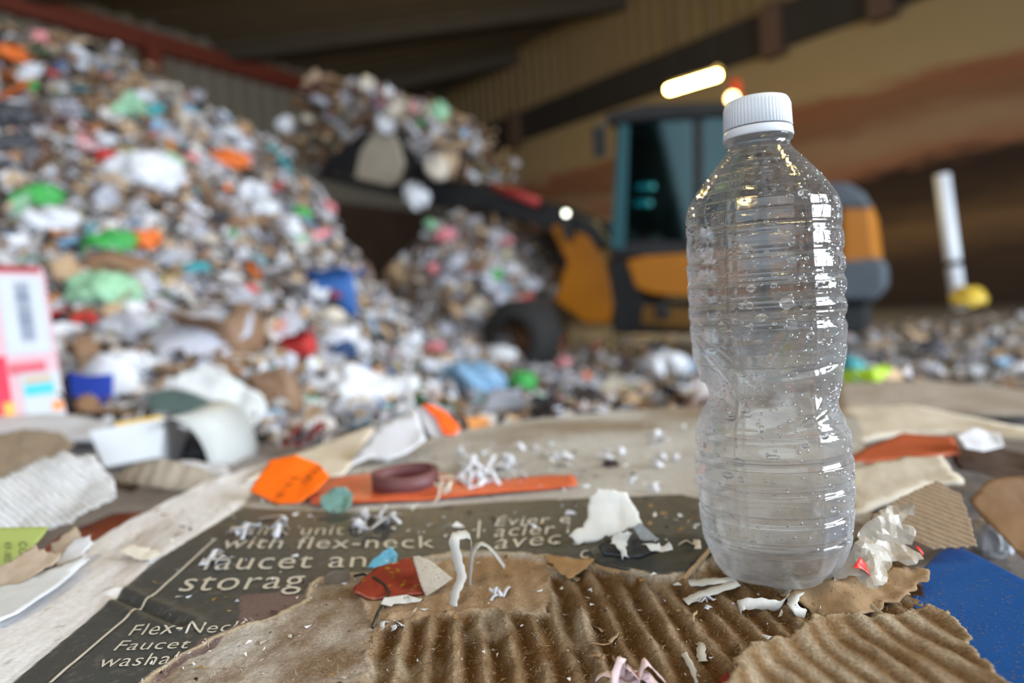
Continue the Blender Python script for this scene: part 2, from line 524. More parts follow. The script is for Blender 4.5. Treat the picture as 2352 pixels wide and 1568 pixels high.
# palette of the waste, as the pieces are coloured
PALE = [C(204, 204, 210), C(186, 186, 196), C(214, 214, 220), C(168, 166, 174), C(196, 188, 184), C(180, 170, 170)]
BROWN = [C(156, 124, 94), C(178, 148, 116), C(128, 96, 68), C(196, 168, 138), C(110, 84, 64)]
DARK = [C(60, 58, 62), C(44, 44, 50), C(84, 76, 72)]
BRIGHT = [C(170, 70, 66), C(204, 140, 144), C(84, 146, 100), C(72, 98, 140), C(206, 140, 84), C(110, 158, 166), C(196, 184, 110), C(140, 172, 200)]


def pick(rng, warm=0.0):
    r = rng.random()
    if r < 0.60 - warm * .3: return PALE[rng.integers(len(PALE))]
    if r < 0.79 + warm * .08: return BROWN[rng.integers(len(BROWN))]
    if r < 0.915 - warm * .02: return BROWN[1] if r < .84 else DARK[rng.integers(len(DARK))]
    return BRIGHT[rng.integers(len(BRIGHT))]


# --- body of the heap
na, ny = 190, 130
aa = np.linspace(-1.2, 1.7, na); yy = 0.12 * (9.5 / 0.12) ** (np.linspace(0, 1, ny))
A, Y = np.meshgrid(aa, yy, indexing='ij'); X = A * Y
Z = ground(X, Y) + 0.035 * np.clip(Y, 0.2, 2) * fbm(X * 6, Y * 6, 3, 3) * np.where(Y > 0.8, 1, 0) - np.where(Y < 0.8, 0.012, 0.03)
vs = np.stack([X, Y, Z], -1).reshape(-1, 3)
fs = [(i * ny + j, (i + 1) * ny + j, (i + 1) * ny + j + 1, i * ny + j + 1) for i in range(na - 1) for j in range(ny - 1)]
me = mesh('waste_heap', vs, fs)
ca = me.color_attributes.new('tint', 'FLOAT_COLOR', 'POINT')
t = fbm(X * 9, Y * 9, 31, 3).reshape(-1); t2 = fbm(X * 14 + 5, Y * 14, 41, 3).reshape(-1)
g = np.array(C(124, 114, 108)); g2 = np.array(C(172, 166, 166)); g3 = np.array(C(70, 58, 50))
colr = g[None] + (np.array(C(160, 156, 154)) - g)[None] * (sstep(.5, 1.4, X) * sstep(.9, 1.5, Y)).reshape(-1)[:, None] * .8 + (g2 - g)[None] * np.clip(t * 1.6, 0, 1)[:, None] + (g3 - g)[None] * np.clip(t2 * 1.6, 0, 1)[:, None] * 0.8
ca.data.foreach_set('color', np.ascontiguousarray(np.clip(colr, 0, 1), dtype=np.float32).ravel())
hp = link('waste_heap', me, attr_mat('waste_body', 0.8, 40, 0.02))
tag(hp, 'mixed compacted waste forming the tall slope and the littered ground', 'waste', kind='stuff')


def march(px, py):
    """first point of the heap that the photograph shows at px, py"""
    r = ray(px, py); s = np.geomspace(0.86, 9.0, 260) / r.y
    xs = CAM.x + r.x * s; ys = CAM.y + r.y * s; zs = CAM.z + r.z * s
    hit = zs < ground(xs, ys)
    if not hit.any(): return None
    k = int(np.argmax(hit)); return Vector((xs[k], ys[k], zs[k]))


# --- loose litter, one object: thousands of small scraps nobody could count
def crumple_patch(rng, n=4):
    u, v = np.meshgrid(np.linspace(-.5, .5, n), np.linspace(-.5, .5, n), indexing='ij')
    u = u + rng.uniform(-.1, .1, u.shape); v = v + rng.uniform(-.1, .1, v.shape)
    z = rng.uniform(-.22, .22, u.shape) + (u * u) * rng.uniform(-1, 1) * 1.2
    return np.stack([u * rng.uniform(.7, 1.5), v * rng.uniform(.5, 1.1), z], -1).reshape(-1, 3)


PATCHF = np.array([(i * 4 + j, (i + 1) * 4 + j, (i + 1) * 4 + j + 1, i * 4 + j + 1) for i in range(3) for j in range(3)])


def litter_cloud(name, places, label, cat='litter', warm=0.0):
    """places: (point, size, normal)"""
    rng = np.random.default_rng(len(places)); V, Fc, Cc = [], [], []
    for k, (p, s, nrm) in enumerate(places):
        v = crumple_patch(rng)
        nrm = (Vector(nrm) + Vector(rng.normal(0, .45, 3))).normalized()
        a = nrm.orthogonal().normalized(); b = nrm.cross(a); th = rng.uniform(0, 6.3)
        a2 = a * math.cos(th) + b * math.sin(th); b2 = nrm.cross(a2)
        Mx = np.array([a2, b2, nrm]); V.append(v @ Mx * s + np.array(p))
        Fc.append(PATCHF + 16 * k)
        c = np.array(pick(rng, warm if warm else min(.9, max(0, (p[2] - .5) * .7)))) * rng.uniform(.8, 1.1); Cc.append(np.tile(c, (16, 1)))
    V = np.concatenate(V); Fc = np.concatenate(Fc); Cc = np.clip(np.concatenate(Cc), 0, 1)
    me = bpy.data.meshes.new(name); me.vertices.add(len(V)); me.vertices.foreach_set('co', V.astype(np.float32).ravel())
    me.loops.add(Fc.size); me.loops.foreach_set('vertex_index', Fc.astype(np.int32).ravel())
    me.polygons.add(len(Fc)); me.polygons.foreach_set('loop_start', np.arange(0, Fc.size, 4, dtype=np.int32))
    me.update(calc_edges=True); me.validate()
    ca = me.color_attributes.new('tint', 'FLOAT_COLOR', 'POINT'); ca.data.foreach_set('color', Cc.astype(np.float32).ravel())
    o = link(name, me, attr_mat('loose_litter', 0.45, 40, 0.004, 0.3, 0.15, 0.5), smooth=False)
    tag(o, label, cat, kind='stuff'); return o


def gnormal(p):
    e = 0.05; x, y = np.array(p.x), np.array(p.y)
    gx = (ground(x + e, y) - ground(x - e, y)) / (2 * e); gy = (ground(x, y + e) - ground(x, y - e)) / (2 * e)
    return Vector((-float(gx), -float(gy), 1)).normalized()


rng = np.random.default_rng(11)
places = []
for k in range(9500):
    px = rng.uniform(-120, 2450); py = rng.uniform(40, 1010)
    if px > 1300 and py < 700: continue
    if px > 1950 and rng.random() < .72: continue
    p = march(px, py)
    if p is None: continue
    if p.y < 1.0 and rng.random() < .6: continue
    s = rng.uniform(.016, .042) * (p.y ** 0.62)
    places.append((p + Vector((0, 0, s * .15)), s, gnormal(p)))
for k in range(1500):                                       # what a step to the side would show
    a = rng.uniform(-1.1, .9); y = rng.uniform(1.0, 8.5); x = a * y
    z = float(ground(np.array(x), np.array(y))); s = rng.uniform(.03, .09)
    p = Vector((x, y, z)); places.append((p + Vector((0, 0, s * .15)), s, gnormal(p)))
litter_cloud('loose_litter', places, 'small loose paper and plastic scraps covering the waste and the ground')


# --- countable pieces of waste: prototypes of unit size
def proto_paper(rng):
    n = 9
    u, v = np.meshgrid(np.linspace(-.5, .5, n), np.linspace(-.42, .42, n), indexing='ij')
    s = int(rng.integers(1000))
    z = .16 * fbm(u * 3 + s, v * 3, s, 3) + .10 * np.abs(fbm(u * 6, v * 6 + s, s, 2)) + rng.uniform(-.8, .8) * u * u + rng.uniform(-.6, .6) * u * v
    u2 = u + .10 * fbm(u * 4 + 9, v * 4 + s, s, 2); v2 = v + .10 * fbm(u * 4 - s, v * 4, s + 3, 2)
    vs = np.stack([u2, v2, z], -1).reshape(-1, 3)
    return mesh('paper_scrap', vs, [(i * n + j, (i + 1) * n + j, (i + 1) * n + j + 1, i * n + j + 1) for i in range(n - 1) for j in range(n - 1)]), True


def proto_bag(rng):
    bm = bmesh.new(); bmesh.ops.create_icosphere(bm, subdivisions=4, radius=.5)
    s = int(rng.integers(1000))
    for v in bm.verts:
        c = v.co; n = abs(float(fbm(np.array(c.x * 3 + c.z * 2 + s), np.array(c.y * 3 - c.z), s, 4)))
        n2 = abs(float(fbm(np.array(c.x * 8 + s), np.array(c.y * 8 + c.z * 6), s + 4, 2))); v.co = c * (1.12 - 1.25 * n - .35 * n2); v.co.z *= .62; v.co.x *= 1.15
    return from_bm('plastic_bag', bm), False


def proto_card(rng):
    n = 7; s = int(rng.integers(1000)); f = rng.uniform(-.1, .1); k = rng.uniform(.3, .9) * rng.choice([-1, 1])
    u, v = np.meshgrid(np.linspace(-.5, .5, n), np.linspace(-.38, .38, n), indexing='ij')
    z = np.where(u > f, (u - f) * k, 0) + .05 * fbm(u * 3 + s, v * 3, s, 2)
    vs = np.stack([u + .05 * fbm(u * 5, v * 5 + s, s, 2), v + .06 * fbm(u * 5 + s, v * 5, s, 2), z], -1).reshape(-1, 3)
    return mesh('cardboard_scrap', vs, [(i * n + j, (i + 1) * n + j, (i + 1) * n + j + 1, i * n + j + 1) for i in range(n - 1) for j in range(n - 1)]), True


def proto_carton(rng):
    w_, d_, h_ = .5, rng.uniform(.25, .4), rng.uniform(.35, .5)
    vs = [(-w_ / 2, -d_ / 2, 0), (w_ / 2, -d_ / 2, 0), (w_ / 2, d_ / 2, 0), (-w_ / 2, d_ / 2, 0), (-w_ / 2, -d_ / 2, h_), (w_ / 2, -d_ / 2, h_), (w_ / 2, d_ / 2, h_), (-w_ / 2, d_ / 2, h_)]
    fs = [(0, 3, 2, 1), (0, 1, 5, 4), (1, 2, 6, 5), (2, 3, 7, 6), (3, 0, 4, 7)]
    vs += [(-w_ / 2, -d_ * .9, h_ * 1.25), (w_ / 2, -d_ * .9, h_ * 1.2), (w_ * .8, -d_ / 2, h_ * 1.2), (w_ * .8, d_ / 2, h_ * 1.1), (-w_ * .3, d_ * .3, h_ * 1.05), (w_ * .3, d_ * .3, h_ * 1.05)]
    fs += [(4, 5, 9, 8), (5, 6, 11, 10), (6, 7, 12, 13)]
    bm = bmesh.new(); me = mesh('carton', vs, fs); bm.from_mesh(me)
    bmesh.ops.subdivide_edges(bm, edges=bm.edges[:], cuts=3, use_grid_fill=True); s = int(rng.integers(1000))
    for v in bm.verts:
        c = v.co; v.co = c + Vector((float(fbm(np.array(c.x * 4 + s), np.array(c.z * 4 + c.y), s, 2)), float(fbm(np.array(c.y * 4), np.array(c.z * 4 - s), s, 2)), float(fbm(np.array(c.x * 4), np.array(c.y * 4 + s), s, 2)))) * .09
        v.co.z -= .2
    return from_bm('carton', bm), True


def proto_bottle(rng):
    prof = [(.02, -.5), (.11, -.5), (.13, -.47), (.13, -.2), (.118, -.17), (.13, -.14), (.13, .05), (.12, .16), (.06, .34), (.045, .37), (.045, .40), (.055, .40), (.055, .48), (.02, .48)]
    vs, fs = lathe(prof, 20); s = int(rng.integers(1000))
    vs = [((x + .05 * float(fbm(np.array(z * 4 + s), np.array(y * 5), s, 2))), y * (1 - .35 * math.exp(-((z + .05) / .2) ** 2)), z) for x, y, z in vs]
    vs = [(z, y, x) for x, y, z in vs]
    return mesh('plastic_bottle', vs, fs), False


def proto_can(rng):
    prof = [(.12, -.3), (.15, -.27), (.17, -.24), (.17, .24), (.15, .28), (.145, .30), (.13, .29), (.02, .285)]
    vs, fs = lathe(prof, 20); s = int(rng.integers(1000))
    vs = [(z * 1.4, y * (1 - .4 * math.exp(-(z / .12) ** 2)), x) for x, y, z in vs]
    return mesh('drink_can', vs, fs), False


KINDS_ = {'paper_scrap': (proto_paper, 'paper scrap', 'paper'), 'plastic_bag': (proto_bag, 'crumpled plastic bag', 'bag'),
          'cardboard_scrap': (proto_card, 'bent piece of cardboard', 'cardboard'), 'carton': (proto_carton, 'crushed open carton', 'carton'),
          'plastic_bottle': (proto_bottle, 'flattened plastic bottle', 'bottle'), 'drink_can': (proto_can, 'dented drink can', 'can')}
PROTO = {}
prng = np.random.default_rng(5)
for k, (f, _, _) in KINDS_.items(): PROTO[k] = [f(prng) for _ in range(4)]
CNAMES = [('white', C(216, 217, 223)), ('pale grey', C(184, 184, 194)), ('cream', C(206, 194, 178)), ('tan', C(176, 146, 114)), ('brown', C(138, 106, 80)), ('dark grey', C(66, 66, 72)),
          ('red', C(196, 50, 46)), ('pink', C(226, 140, 146)), ('green', C(64, 164, 78)), ('pale green', C(150, 196, 160)), ('blue', C(44, 92, 156)), ('light blue', C(126, 164, 196)),
          ('orange', C(226, 112, 40)), ('yellow', C(222, 188, 70)), ('teal', C(60, 158, 168)), ('lime green', C(178, 214, 40))]
CD = dict(CNAMES)


def piece_mat(c, kind):
    return mat('%s_%s' % (c.replace(' ', '_'), 'film' if kind in ('plastic_bag', 'plastic_bottle', 'drink_can') else 'card'), CD[c],
               0.32 if kind in ('plastic_bag', 'plastic_bottle', 'drink_can') else 0.6, 0.14, 0.4, 9, spec=0.5)


def piece(kind, c, loc, size, rot, label, group=None, v=None, stretch=(1, 1, 1)):
    me, thin = PROTO[kind][int(prng.integers(4)) if v is None else v]
    o = bpy.data.objects.new(kind, me); COL.objects.link(o)
    if not me.materials: me.materials.append(None)
    if not me.polygons[0].use_smooth: me.polygons.foreach_set('use_smooth', [True] * len(me.polygons))
    o.material_slots[0].link = 'OBJECT'; o.material_slots[0].material = piece_mat(c, kind)
    o.location = loc; o.rotation_euler = rot; o.scale = tuple(size * s for s in stretch)
    if thin: solid(o, 0.012, 0)
    tag(o, label, KINDS_[kind][2], group); return o


# large recognisable pieces: kind, colour, px, py, width in px, squash, label
BIG = [
    ('plastic_bag', 'white', 335, 415, 150, 'large bright white bag halfway up the tall heap'),
    ('plastic_bag', 'orange', 528, 378, 80, 'orange bag near the edge of the tall heap, below its crest'),
    ('plastic_bag', 'orange', 25, 140, 80, 'orange red bag high on the tall heap, close to its crest'),
    ('cardboard_scrap', 'orange', 28, 240, 110, 'orange sheet lying high on the tall heap beside a dark bag'),
    ('plastic_bag', 'dark grey', 25, 285, 110, 'dark bag just under the orange sheet on the tall heap'),
    ('plastic_bag', 'green', 60, 205, 50, 'small dark green bag between the two orange pieces high on the heap'),
    ('plastic_bag', 'green', 85, 470, 100, 'bright green bag on the left of the heap above a white bag'),
    ('plastic_bag', 'white', 110, 530, 120, 'white bag right below the bright green bag'),
    ('plastic_bag', 'green', 250, 580, 110, 'long green wrapper just above the brown cardboard on the heap'),
    ('cardboard_scrap', 'brown', 235, 640, 170, 'wide brown cardboard sheet behind the printed carton'),
    ('plastic_bag', 'green', 690, 495, 46, 'small green bag on the right flank of the tall heap'),
    ('plastic_bag', 'red', 570, 675, 56, 'small red bag alone among grey scraps at the heap foot'),
    ('plastic_bag', 'teal', 450, 625, 56, 'teal bag in the lower middle of the tall heap'),
    ('carton', 'blue', 768, 700, 120, 'dark blue tub at the foot of the heap'),
    ('plastic_bag', 'white', 768, 790, 95, 'white bag standing beside the red and cream packet'),
    ('plastic_bag', 'dark grey', 30, 340, 90, 'dark blue grey bag at the left edge of the tall heap'),
    ('carton', 'red', 690, 812, 66, 'red packet with a cream patch at the foot of the tall heap'),
    ('paper_scrap', 'cream', 712, 822, 34, 'small cream card lying on the red packet'),
    ('paper_scrap', 'white', 780, 890, 110, 'white paper sheet left of the large white one in the middle ground'),
    ('paper_scrap', 'white', 870, 925, 170, 'large white paper sheet in the middle ground below green film'),
    ('plastic_bag', 'light blue', 1075, 895, 150, 'translucent light blue bag in the middle ground'),
    ('plastic_bag', 'green', 935, 890, 60, 'bright green film above the large white sheet'),
    ('plastic_bag', 'red', 855, 868, 44, 'small red wrapper at the top of the large white sheet'),
    ('plastic_bag', 'blue', 815, 865, 60, 'grey blue piece left of the small red wrapper'),
    ('paper_scrap', 'white', 1150, 820, 80, 'white sheet leaning in front of the loader wheel'),
    ('cardboard_scrap', 'orange', 1255, 790, 70, 'orange brown card at the foot of the loader wheel'),
    ('plastic_bag', 'pink', 1290, 840, 40, 'small pink wrapper right of the loader wheel'),
    ('plastic_bag', 'orange', 1340, 868, 36, 'small orange wrapper in the middle ground'),
    ('plastic_bag', 'green', 1195, 885, 70, 'olive green piece right of the light blue bag'),
    ('plastic_bag', 'pale green', 1440, 908, 46, 'pale green bag left of the bottle'),
    ('plastic_bag', 'white', 1525, 850, 100, 'white bag right behind the left side of the bottle'),
    ('plastic_bag', 'green', 1130, 640, 44, 'small green bag low on the mound before the loader'),
    ('carton', 'brown', 640, 945, 110, 'brown carton right of the grey and white bag'),
    ('carton', 'brown', 520, 800, 140, 'dark brown open carton behind the pale grey cardboard'),
    ('paper_scrap', 'white', 595, 840, 80, 'white folded sheet standing right of the dark brown carton'),
    ('paper_scrap', 'pale grey', 420, 800, 270, 'wide pale grey cardboard above the grey and white bag'),
    ('plastic_bag', 'white', 300, 860, 130, 'white film above the blue packaging'),
    ('plastic_bag', 'pale grey', 300, 770, 130, 'grey film right of the printed carton'),
    ('plastic_bag', 'red', 200, 745, 70, 'red wrapper touching the right edge of the printed carton'),
    ('plastic_bag', 'pale green', 250, 690, 150, 'pale greenish film between the printed carton and brown cardboard'),
    ('plastic_bag', 'yellow', 2225, 690, 70, 'yellow bag at the foot of the white post'),
    ('cardboard_scrap', 'orange', 1545, 0, 1, ''),
]
BIG.pop()
nseed = 0
for kind, c, px, py, wpx, label in BIG:
    p = march(px, py)
    if p is None: p = Q(px, py, 6.0)
    r_ = ray(px, py); dep = (p - CAM).dot(FWD); s = wpx * dep / F
    rr = random.Random(px * 7 + py)
    # flat pieces are tipped towards the viewer's side as they slide down the slope
    rot = (math.radians(rr.uniform(25, 60)), rr.uniform(-.4, .4), rr.uniform(-.5, .5)) if kind in ('paper_scrap', 'cardboard_scrap') else (rr.uniform(-.3, .6), rr.uniform(-.3, .3), rr.uniform(-.5, .5))
    st = (1, 1, 1.15) if kind == 'plastic_bag' else (1, 1, 1)
    if kind == 'carton': s *= 1.7
    piece(kind, c, p - r_ * s * .12 + Vector((0, 0, s * .1)), s, rot, label, stretch=st)

# many smaller pieces, each its own object
ZONES = [('upper slope of the tall heap', lambda x, y: x < 900 and y < 330), ('middle slope of the tall heap', lambda x, y: x < 900 and 330 <= y < 560),
         ('lower slope of the tall heap', lambda x, y: x < 900 and 560 <= y < 760), ('mound before the loader', lambda x, y: 900 <= x < 1300 and y < 720),
         ('foot of the heap near the cardboard', lambda x, y: x < 1000 and y >= 760), ('littered floor behind the bottle', lambda x, y: x < 1900), ('littered floor under the dark wall', lambda x, y: x >= 1900)]
rng = np.random.default_rng(23)
wk = ['paper_scrap'] * 5 + ['plastic_bag'] * 6 + ['cardboard_scrap'] * 3 + ['carton'] * 2 + ['plastic_bottle'] * 2 + ['drink_can']
wc = ['white'] * 7 + ['pale grey'] * 9 + ['cream'] * 4 + ['tan'] * 5 + ['brown'] * 4 + ['dark grey'] * 2 + ['red', 'pink', 'pink', 'pale green', 'pale green', 'light blue', 'light blue', 'orange', 'teal']
cnt = 0
while cnt < 250:
    px = rng.uniform(0, 2352); py = rng.uniform(70, 960)
    if px > 1300 and py < 690: continue
    if px > 1950 and rng.random() < .5: continue
    if 1000 < px < 1300 and py < 480: continue
    p = march(px, py)
    if p is None or p.y < 1.15 or p.y > 7.5: continue
    kind = wk[rng.integers(len(wk))]; c = wc[rng.integers(len(wc))]
    if kind == 'cardboard_scrap' and c in ('white', 'blue', 'teal', 'red'): c = 'tan'
    zone = [z for z, f in ZONES if f(px, py)][0]
    s = rng.uniform(.035, .068) * (p.y ** 0.7) * (1.25 if kind in ('carton', 'plastic_bottle') else 1)
    lab = '%s %s on the %s' % (c, KINDS_[kind][1], zone)
    piece(kind, c, p + Vector((0, -s * .15, s * .15)), s, tuple(rng.uniform(-.8, .8, 2)) + (rng.uniform(0, 6.3),), lab, lab.replace(' on the', 's on the', 1))
    cnt += 1

# ================================================================== THE LOADER
TH = math.radians(30)
H = Vector((-math.cos(TH), math.sin(TH), 0)); LAT = Vector((-math.sin(TH), -math.cos(TH), 0))
O = P(1500, 835, FLOOR_Z + 0.0); O = Q(1500, 835, 5.7); O.z = FLOOR_Z
loader = empty('wheel_loader', O, math.atan2(H.y, H.x))
tag(loader, 'yellow wheel loader with black cab and raised loaded bucket beside the heap', 'loader')


def S(px, py, off=0.0):
    """local length and height of the loader, on its near flank"""
    p = PN(px, py, O + LAT * off, LAT); d = p - O; return (d.dot(H), d.z)


m_yel = mat('loader_yellow', C(176, 108, 12), 0.42, 0.12, 0.1, 4)
m_ldark = mat('loader_black', C(38, 38, 40), 0.5, 0.15, 0.1, 5)
m_lgrey = mat('loader_grey', C(82, 90, 100), 0.5, 0.12, 0.1, 5)
m_tyre = mat('tyre_rubber', C(48, 47, 46), 0.8, 0.2, 0.3, 20)
m_steel = mat('worn_steel', C(186, 174, 156), 0.5, 0.25, 0.3, 8)
m_rust = mat('hub_rust', C(112, 76, 50), 0.7, 0.25, 0.3, 8)


def part(name, pxs, y0, y1, m, bv=0.012, parent=None, label=None, off=0.0):
    bm = bmesh.new(); prism(bm, [S(x, y, off) for x, y in pxs], y0, y1)
    o = link(name, from_bm(name, bm), m, parent or loader, smooth=False)
    if bv: bevel(o, bv)
    if label: o['label'] = label
    return o


gm = bpy.data.materials.new('cab_glass'); gm.use_nodes = True; nt = gm.node_tree; b = nt.nodes['Principled BSDF']
tr = nt.nodes.new('ShaderNodeBsdfTransparent'); tr.inputs[0].default_value = C(166, 188, 188)
gl = nt.nodes.new('ShaderNodeBsdfGlossy'); gl.inputs['Color'].default_value = C(200, 235, 240); gl.inputs['Roughness'].default_value = 0.05
fr = nt.nodes.new('ShaderNodeFresnel'); fr.inputs[0].default_value = 1.55
ms = nt.nodes.new('ShaderNodeMixShader'); nt.links.new(fr.outputs[0], ms.inputs[0]); nt.links.new(tr.outputs[0], ms.inputs[1]); nt.links.new(gl.outputs[0], ms.inputs[2])
nt.links.new(ms.outputs[0], nt.nodes['Material Output'].inputs['Surface'])

cab = link('cab', from_bm('cab', (lambda bm: (prism(bm, [S(1398, 585), S(1405, 555), S(1700, 548), S(1705, 600), S(1560, 590)], -0.02, -1.12), bm)[1])(bmesh.new())), m_ldark, loader, smooth=False)
part('roof', [(1392, 285), (1400, 262), (1480, 243), (1660, 236), (1712, 244), (1716, 262), (1560, 272)], 0.05, -1.18, m_ldark, parent=cab)
for y in (0.0, -1.08):
    part('pillar', [(1408, 560), (1418, 272), (1440, 270), (1432, 560)], y, y - .05, m_ldark, .006, cab)
    part('pillar', [(1592, 560), (1590, 262), (1612, 262), (1616, 560)], y, y - .05, m_ldark, .006, cab)
    part('pillar', [(1690, 560), (1692, 256), (1710, 256), (1708, 560)], y, y - .05, m_ldark, .006, cab)
    part('window_pane', [(1434, 556), (1440, 274), (1590, 264), (1592, 556)], y - .02, y - .03, gm, 0, cab)
    part('window_pane', [(1616, 556), (1612, 264), (1692, 258), (1690, 556)], y - .02, y - .03, gm, 0, cab)
part('windscreen', [(1402, 558), (1412, 272), (1418, 272), (1408, 558)], -0.05, -1.08, gm, 0, cab)
part('front_strip', [(1403, 572), (1424, 285), (1444, 285), (1434, 572)], 0.02, 0.0, mat('teal_glass_edge', C(48, 92, 100), 0.25, 0.1, 0, 5), .004, cab, 'teal tinted glass edge')
part('seat', [(1500, 560), (1505, 500), (1560, 500), (1562, 420), (1585, 415), (1590, 560)], -0.35, -0.8, m_ldark, .02, cab)
bm = bmesh.new(); cx_, cz_ = S(1480, 480)
tube(bm, [(cx_ + .14 * math.cos(a) * .5, -0.55 + .17 * math.sin(a), cz_ + .14 * math.cos(a)) for a in np.linspace(0, 2 * PI, 20)], .012, 6)
tube(bm, [(cx_, -.55, cz_), (cx_ + .12, -.55, cz_ - .25)], .02, 6)
link('steering_wheel', from_bm('steering_wheel', bm), m_ldark, cab)
for px, py, yy_ in ((1497, 428, -1.0), (1491, 466, -0.95)):           # two glowing balls added for the teal glints in the cab glass
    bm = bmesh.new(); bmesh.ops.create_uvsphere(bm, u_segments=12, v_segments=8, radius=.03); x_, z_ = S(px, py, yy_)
    bmesh.ops.translate(bm, verts=bm.verts[:], vec=(x_, yy_, z_)); lo_ = link('cab_lamp', from_bm('cab_lamp', bm), emis('cab_lamp', C(170, 250, 255), 1.6), cab); lo_['label'] = 'small pale teal glowing ball added as a glint in the glass'
part('side_tank', [(1440, 598), (1480, 588), (1700, 575), (1720, 690), (1500, 676), (1462, 662)], 0.03, -0.35, m_yel, .02)
part('step', [(1505, 730), (1510, 690), (1530, 690), (1540, 730)], 0.02, -.2, m_ldark, .01)
part('chassis', [(1395, 770), (1385, 590), (1440, 585), (1470, 690), (1990, 700), (1990, 770)], -0.12, -1.0, m_ldark, .02)
part('lower_panel', [(1470, 745), (1475, 700), (1700, 720), (1700, 765)], -0.02, -.12, mat('dirty_yellow', C(120, 84, 30), .6, .2, .1, 6), .01)
part('engine_cover', [(1700, 690), (1705, 470), (1760, 432), (1930, 430), (1930, 612), (1760, 690)], -0.02, -1.1, m_ldark, .03, label='black louvred engine cover')
part('engine_hood', [(1926, 610), (1926, 430), (1960, 428), (2005, 470), (2020, 600), (1985, 612)], -0.01, -1.1, m_yel, .04)
part('hood_top', [(1712, 474), (1760, 424), (1945, 418), (1985, 442), (2006, 480), (1760, 478)], 0.01, -1.13, m_lgrey, .03, label='dark grey top cover')
part('counterweight', [(1900, 690), (1905, 604), (2020, 590), (2034, 604), (2036, 660), (2010, 690)], 0.03, -1.16, m_lgrey, .04, label='dark grey counterweight')
part('front_frame', [(1258, 690), (1288, 600), (1250, 522), (1262, 512), (1335, 540), (1375, 600), (1402, 700), (1385, 745), (1330, 745)], -0.12, -.42, m_yel, .02)
part('front_frame', [(1288, 600), (1250, 522), (1335, 540), (1375, 600), (1402, 700), (1385, 745), (1330, 745)], -0.7, -1.0, m_yel, .02)
# lift arms, cylinders, linkage
for y in (-0.16, -0.86):
    part('lift_arm', [(1385, 560), (1345, 505), (1215, 455), (1060, 420), (945, 405), (930, 440), (960, 470), (1080, 478), (1200, 510), (1330, 575)], y, y - .12, m_ldark, .015)
    bm = bmesh.new(); a_ = S(1335, 690); c_ = S(1120, 470)
    tube(bm, [(a_[0], y - .2, a_[1]), ((a_[0] + c_[0]) / 2, y - .2, (a_[1] + c_[1]) / 2)], .05, 10)
    tube(bm, [((a_[0] + c_[0]) / 2, y - .2, (a_[1] + c_[1]) / 2), (c_[0], y - .2, c_[1])], .028, 10)
    link('hydraulic_cylinder', from_bm('hydraulic_cylinder', bm), m_ldark, loader)
bm = bmesh.new(); a_ = S(1235, 465); c_ = S(1130, 425); tube(bm, [(a_[0], -.02, a_[1]), (c_[0], -.02, c_[1])], .045, 10)
rc = link('tilt_cylinder', from_bm('tilt_cylinder', bm), mat('cylinder_red', C(150, 44, 40), .5, .15, .1, 6), loader); rc['label'] = 'red tilt cylinder'
# bucket: curved shell with two side plates
prof_px = [(742, 398), (742, 412), (830, 432), (925, 452), (955, 432), (962, 380), (950, 335), (925, 300), (915, 296), (938, 340), (948, 382), (938, 420), (915, 430), (835, 414)]
bucket = part('bucket', prof_px, 0.12, -1.55, m_ldark, .008)
side = [(838, 412), (915, 430), (938, 420), (948, 382), (938, 338), (918, 298), (882, 306), (852, 350)]
part('side_plate', [(752, 396), (838, 412), (852, 350), (882, 306), (860, 306), (800, 350)], .15, .12, m_ldark, .004, bucket)
for y in (0.15, -1.52):
    part('side_plate', side, y, y - .03, m_steel if y > 0 else m_ldark, .004, bucket, 'pale worn steel side plate' if y > 0 else None)


def wheel(px, py, rpx, y0, wd):
    x_, z_ = S(px, py, y0); r = abs(S(px, py - rpx, y0)[1] - z_)
    rt = empty('wheel'); rt.parent = loader; rt.location = (x_, y0, z_); rt.rotation_euler = (-PI / 2, 0, 0)
    pr = [(r * .56, wd * .5), (r * .62, wd * .53), (r * .9, wd * .5), (r * .97, wd * .42), (r, wd * .3), (r, -wd * .3), (r * .97, -wd * .42), (r * .9, -wd * .5), (r * .56, -wd * .5)]
    vs, fs = lathe([(a, -b_) for a, b_ in pr], 48, False); ty = link('tyre', mesh('tyre', vs, fs), m_tyre, rt)
    bm = bmesh.new()
    for k in range(22):
        for sg in (-1, 1):
            a0 = 2 * PI * (k + (.25 if sg > 0 else 0)) / 22; dx = .07
            v = []
            for rr in (r * .985, r * 1.05):
                for da, zz in ((-.05, 0.02 * sg), (.05, 0.02 * sg), (.05 + dx, .43 * wd * sg), (-.05 + dx, .43 * wd * sg)): v.append(bm.verts.new((rr * math.cos(a0 + da), rr * math.sin(a0 + da), zz)))
            for f in ((0, 1, 2, 3), (4, 7, 6, 5), (0, 4, 5, 1), (1, 5, 6, 2), (2, 6, 7, 3), (3, 7, 4, 0)): bm.faces.new([v[i] for i in f])
    link('tread', from_bm('tread', bm), m_tyre, ty, smooth=False)
    vs, fs = lathe([(r * .56, -wd * .48), (r * .5, -wd * .42), (r * .46, -wd * .2), (r * .2, -wd * .15), (r * .18, -wd * .3), (.01, -wd * .3)], 32)
    link('rim', mesh('rim', vs, fs), m_rust, rt)
    return rt


wheel(1200, 775, 84, 0.22, 0.36); wheel(1200, 775, 84, -1.2, 0.36); wheel(1790, 770, 96, 0.12, 0.36); wheel(1790, 770, 96, -1.2, 0.36)
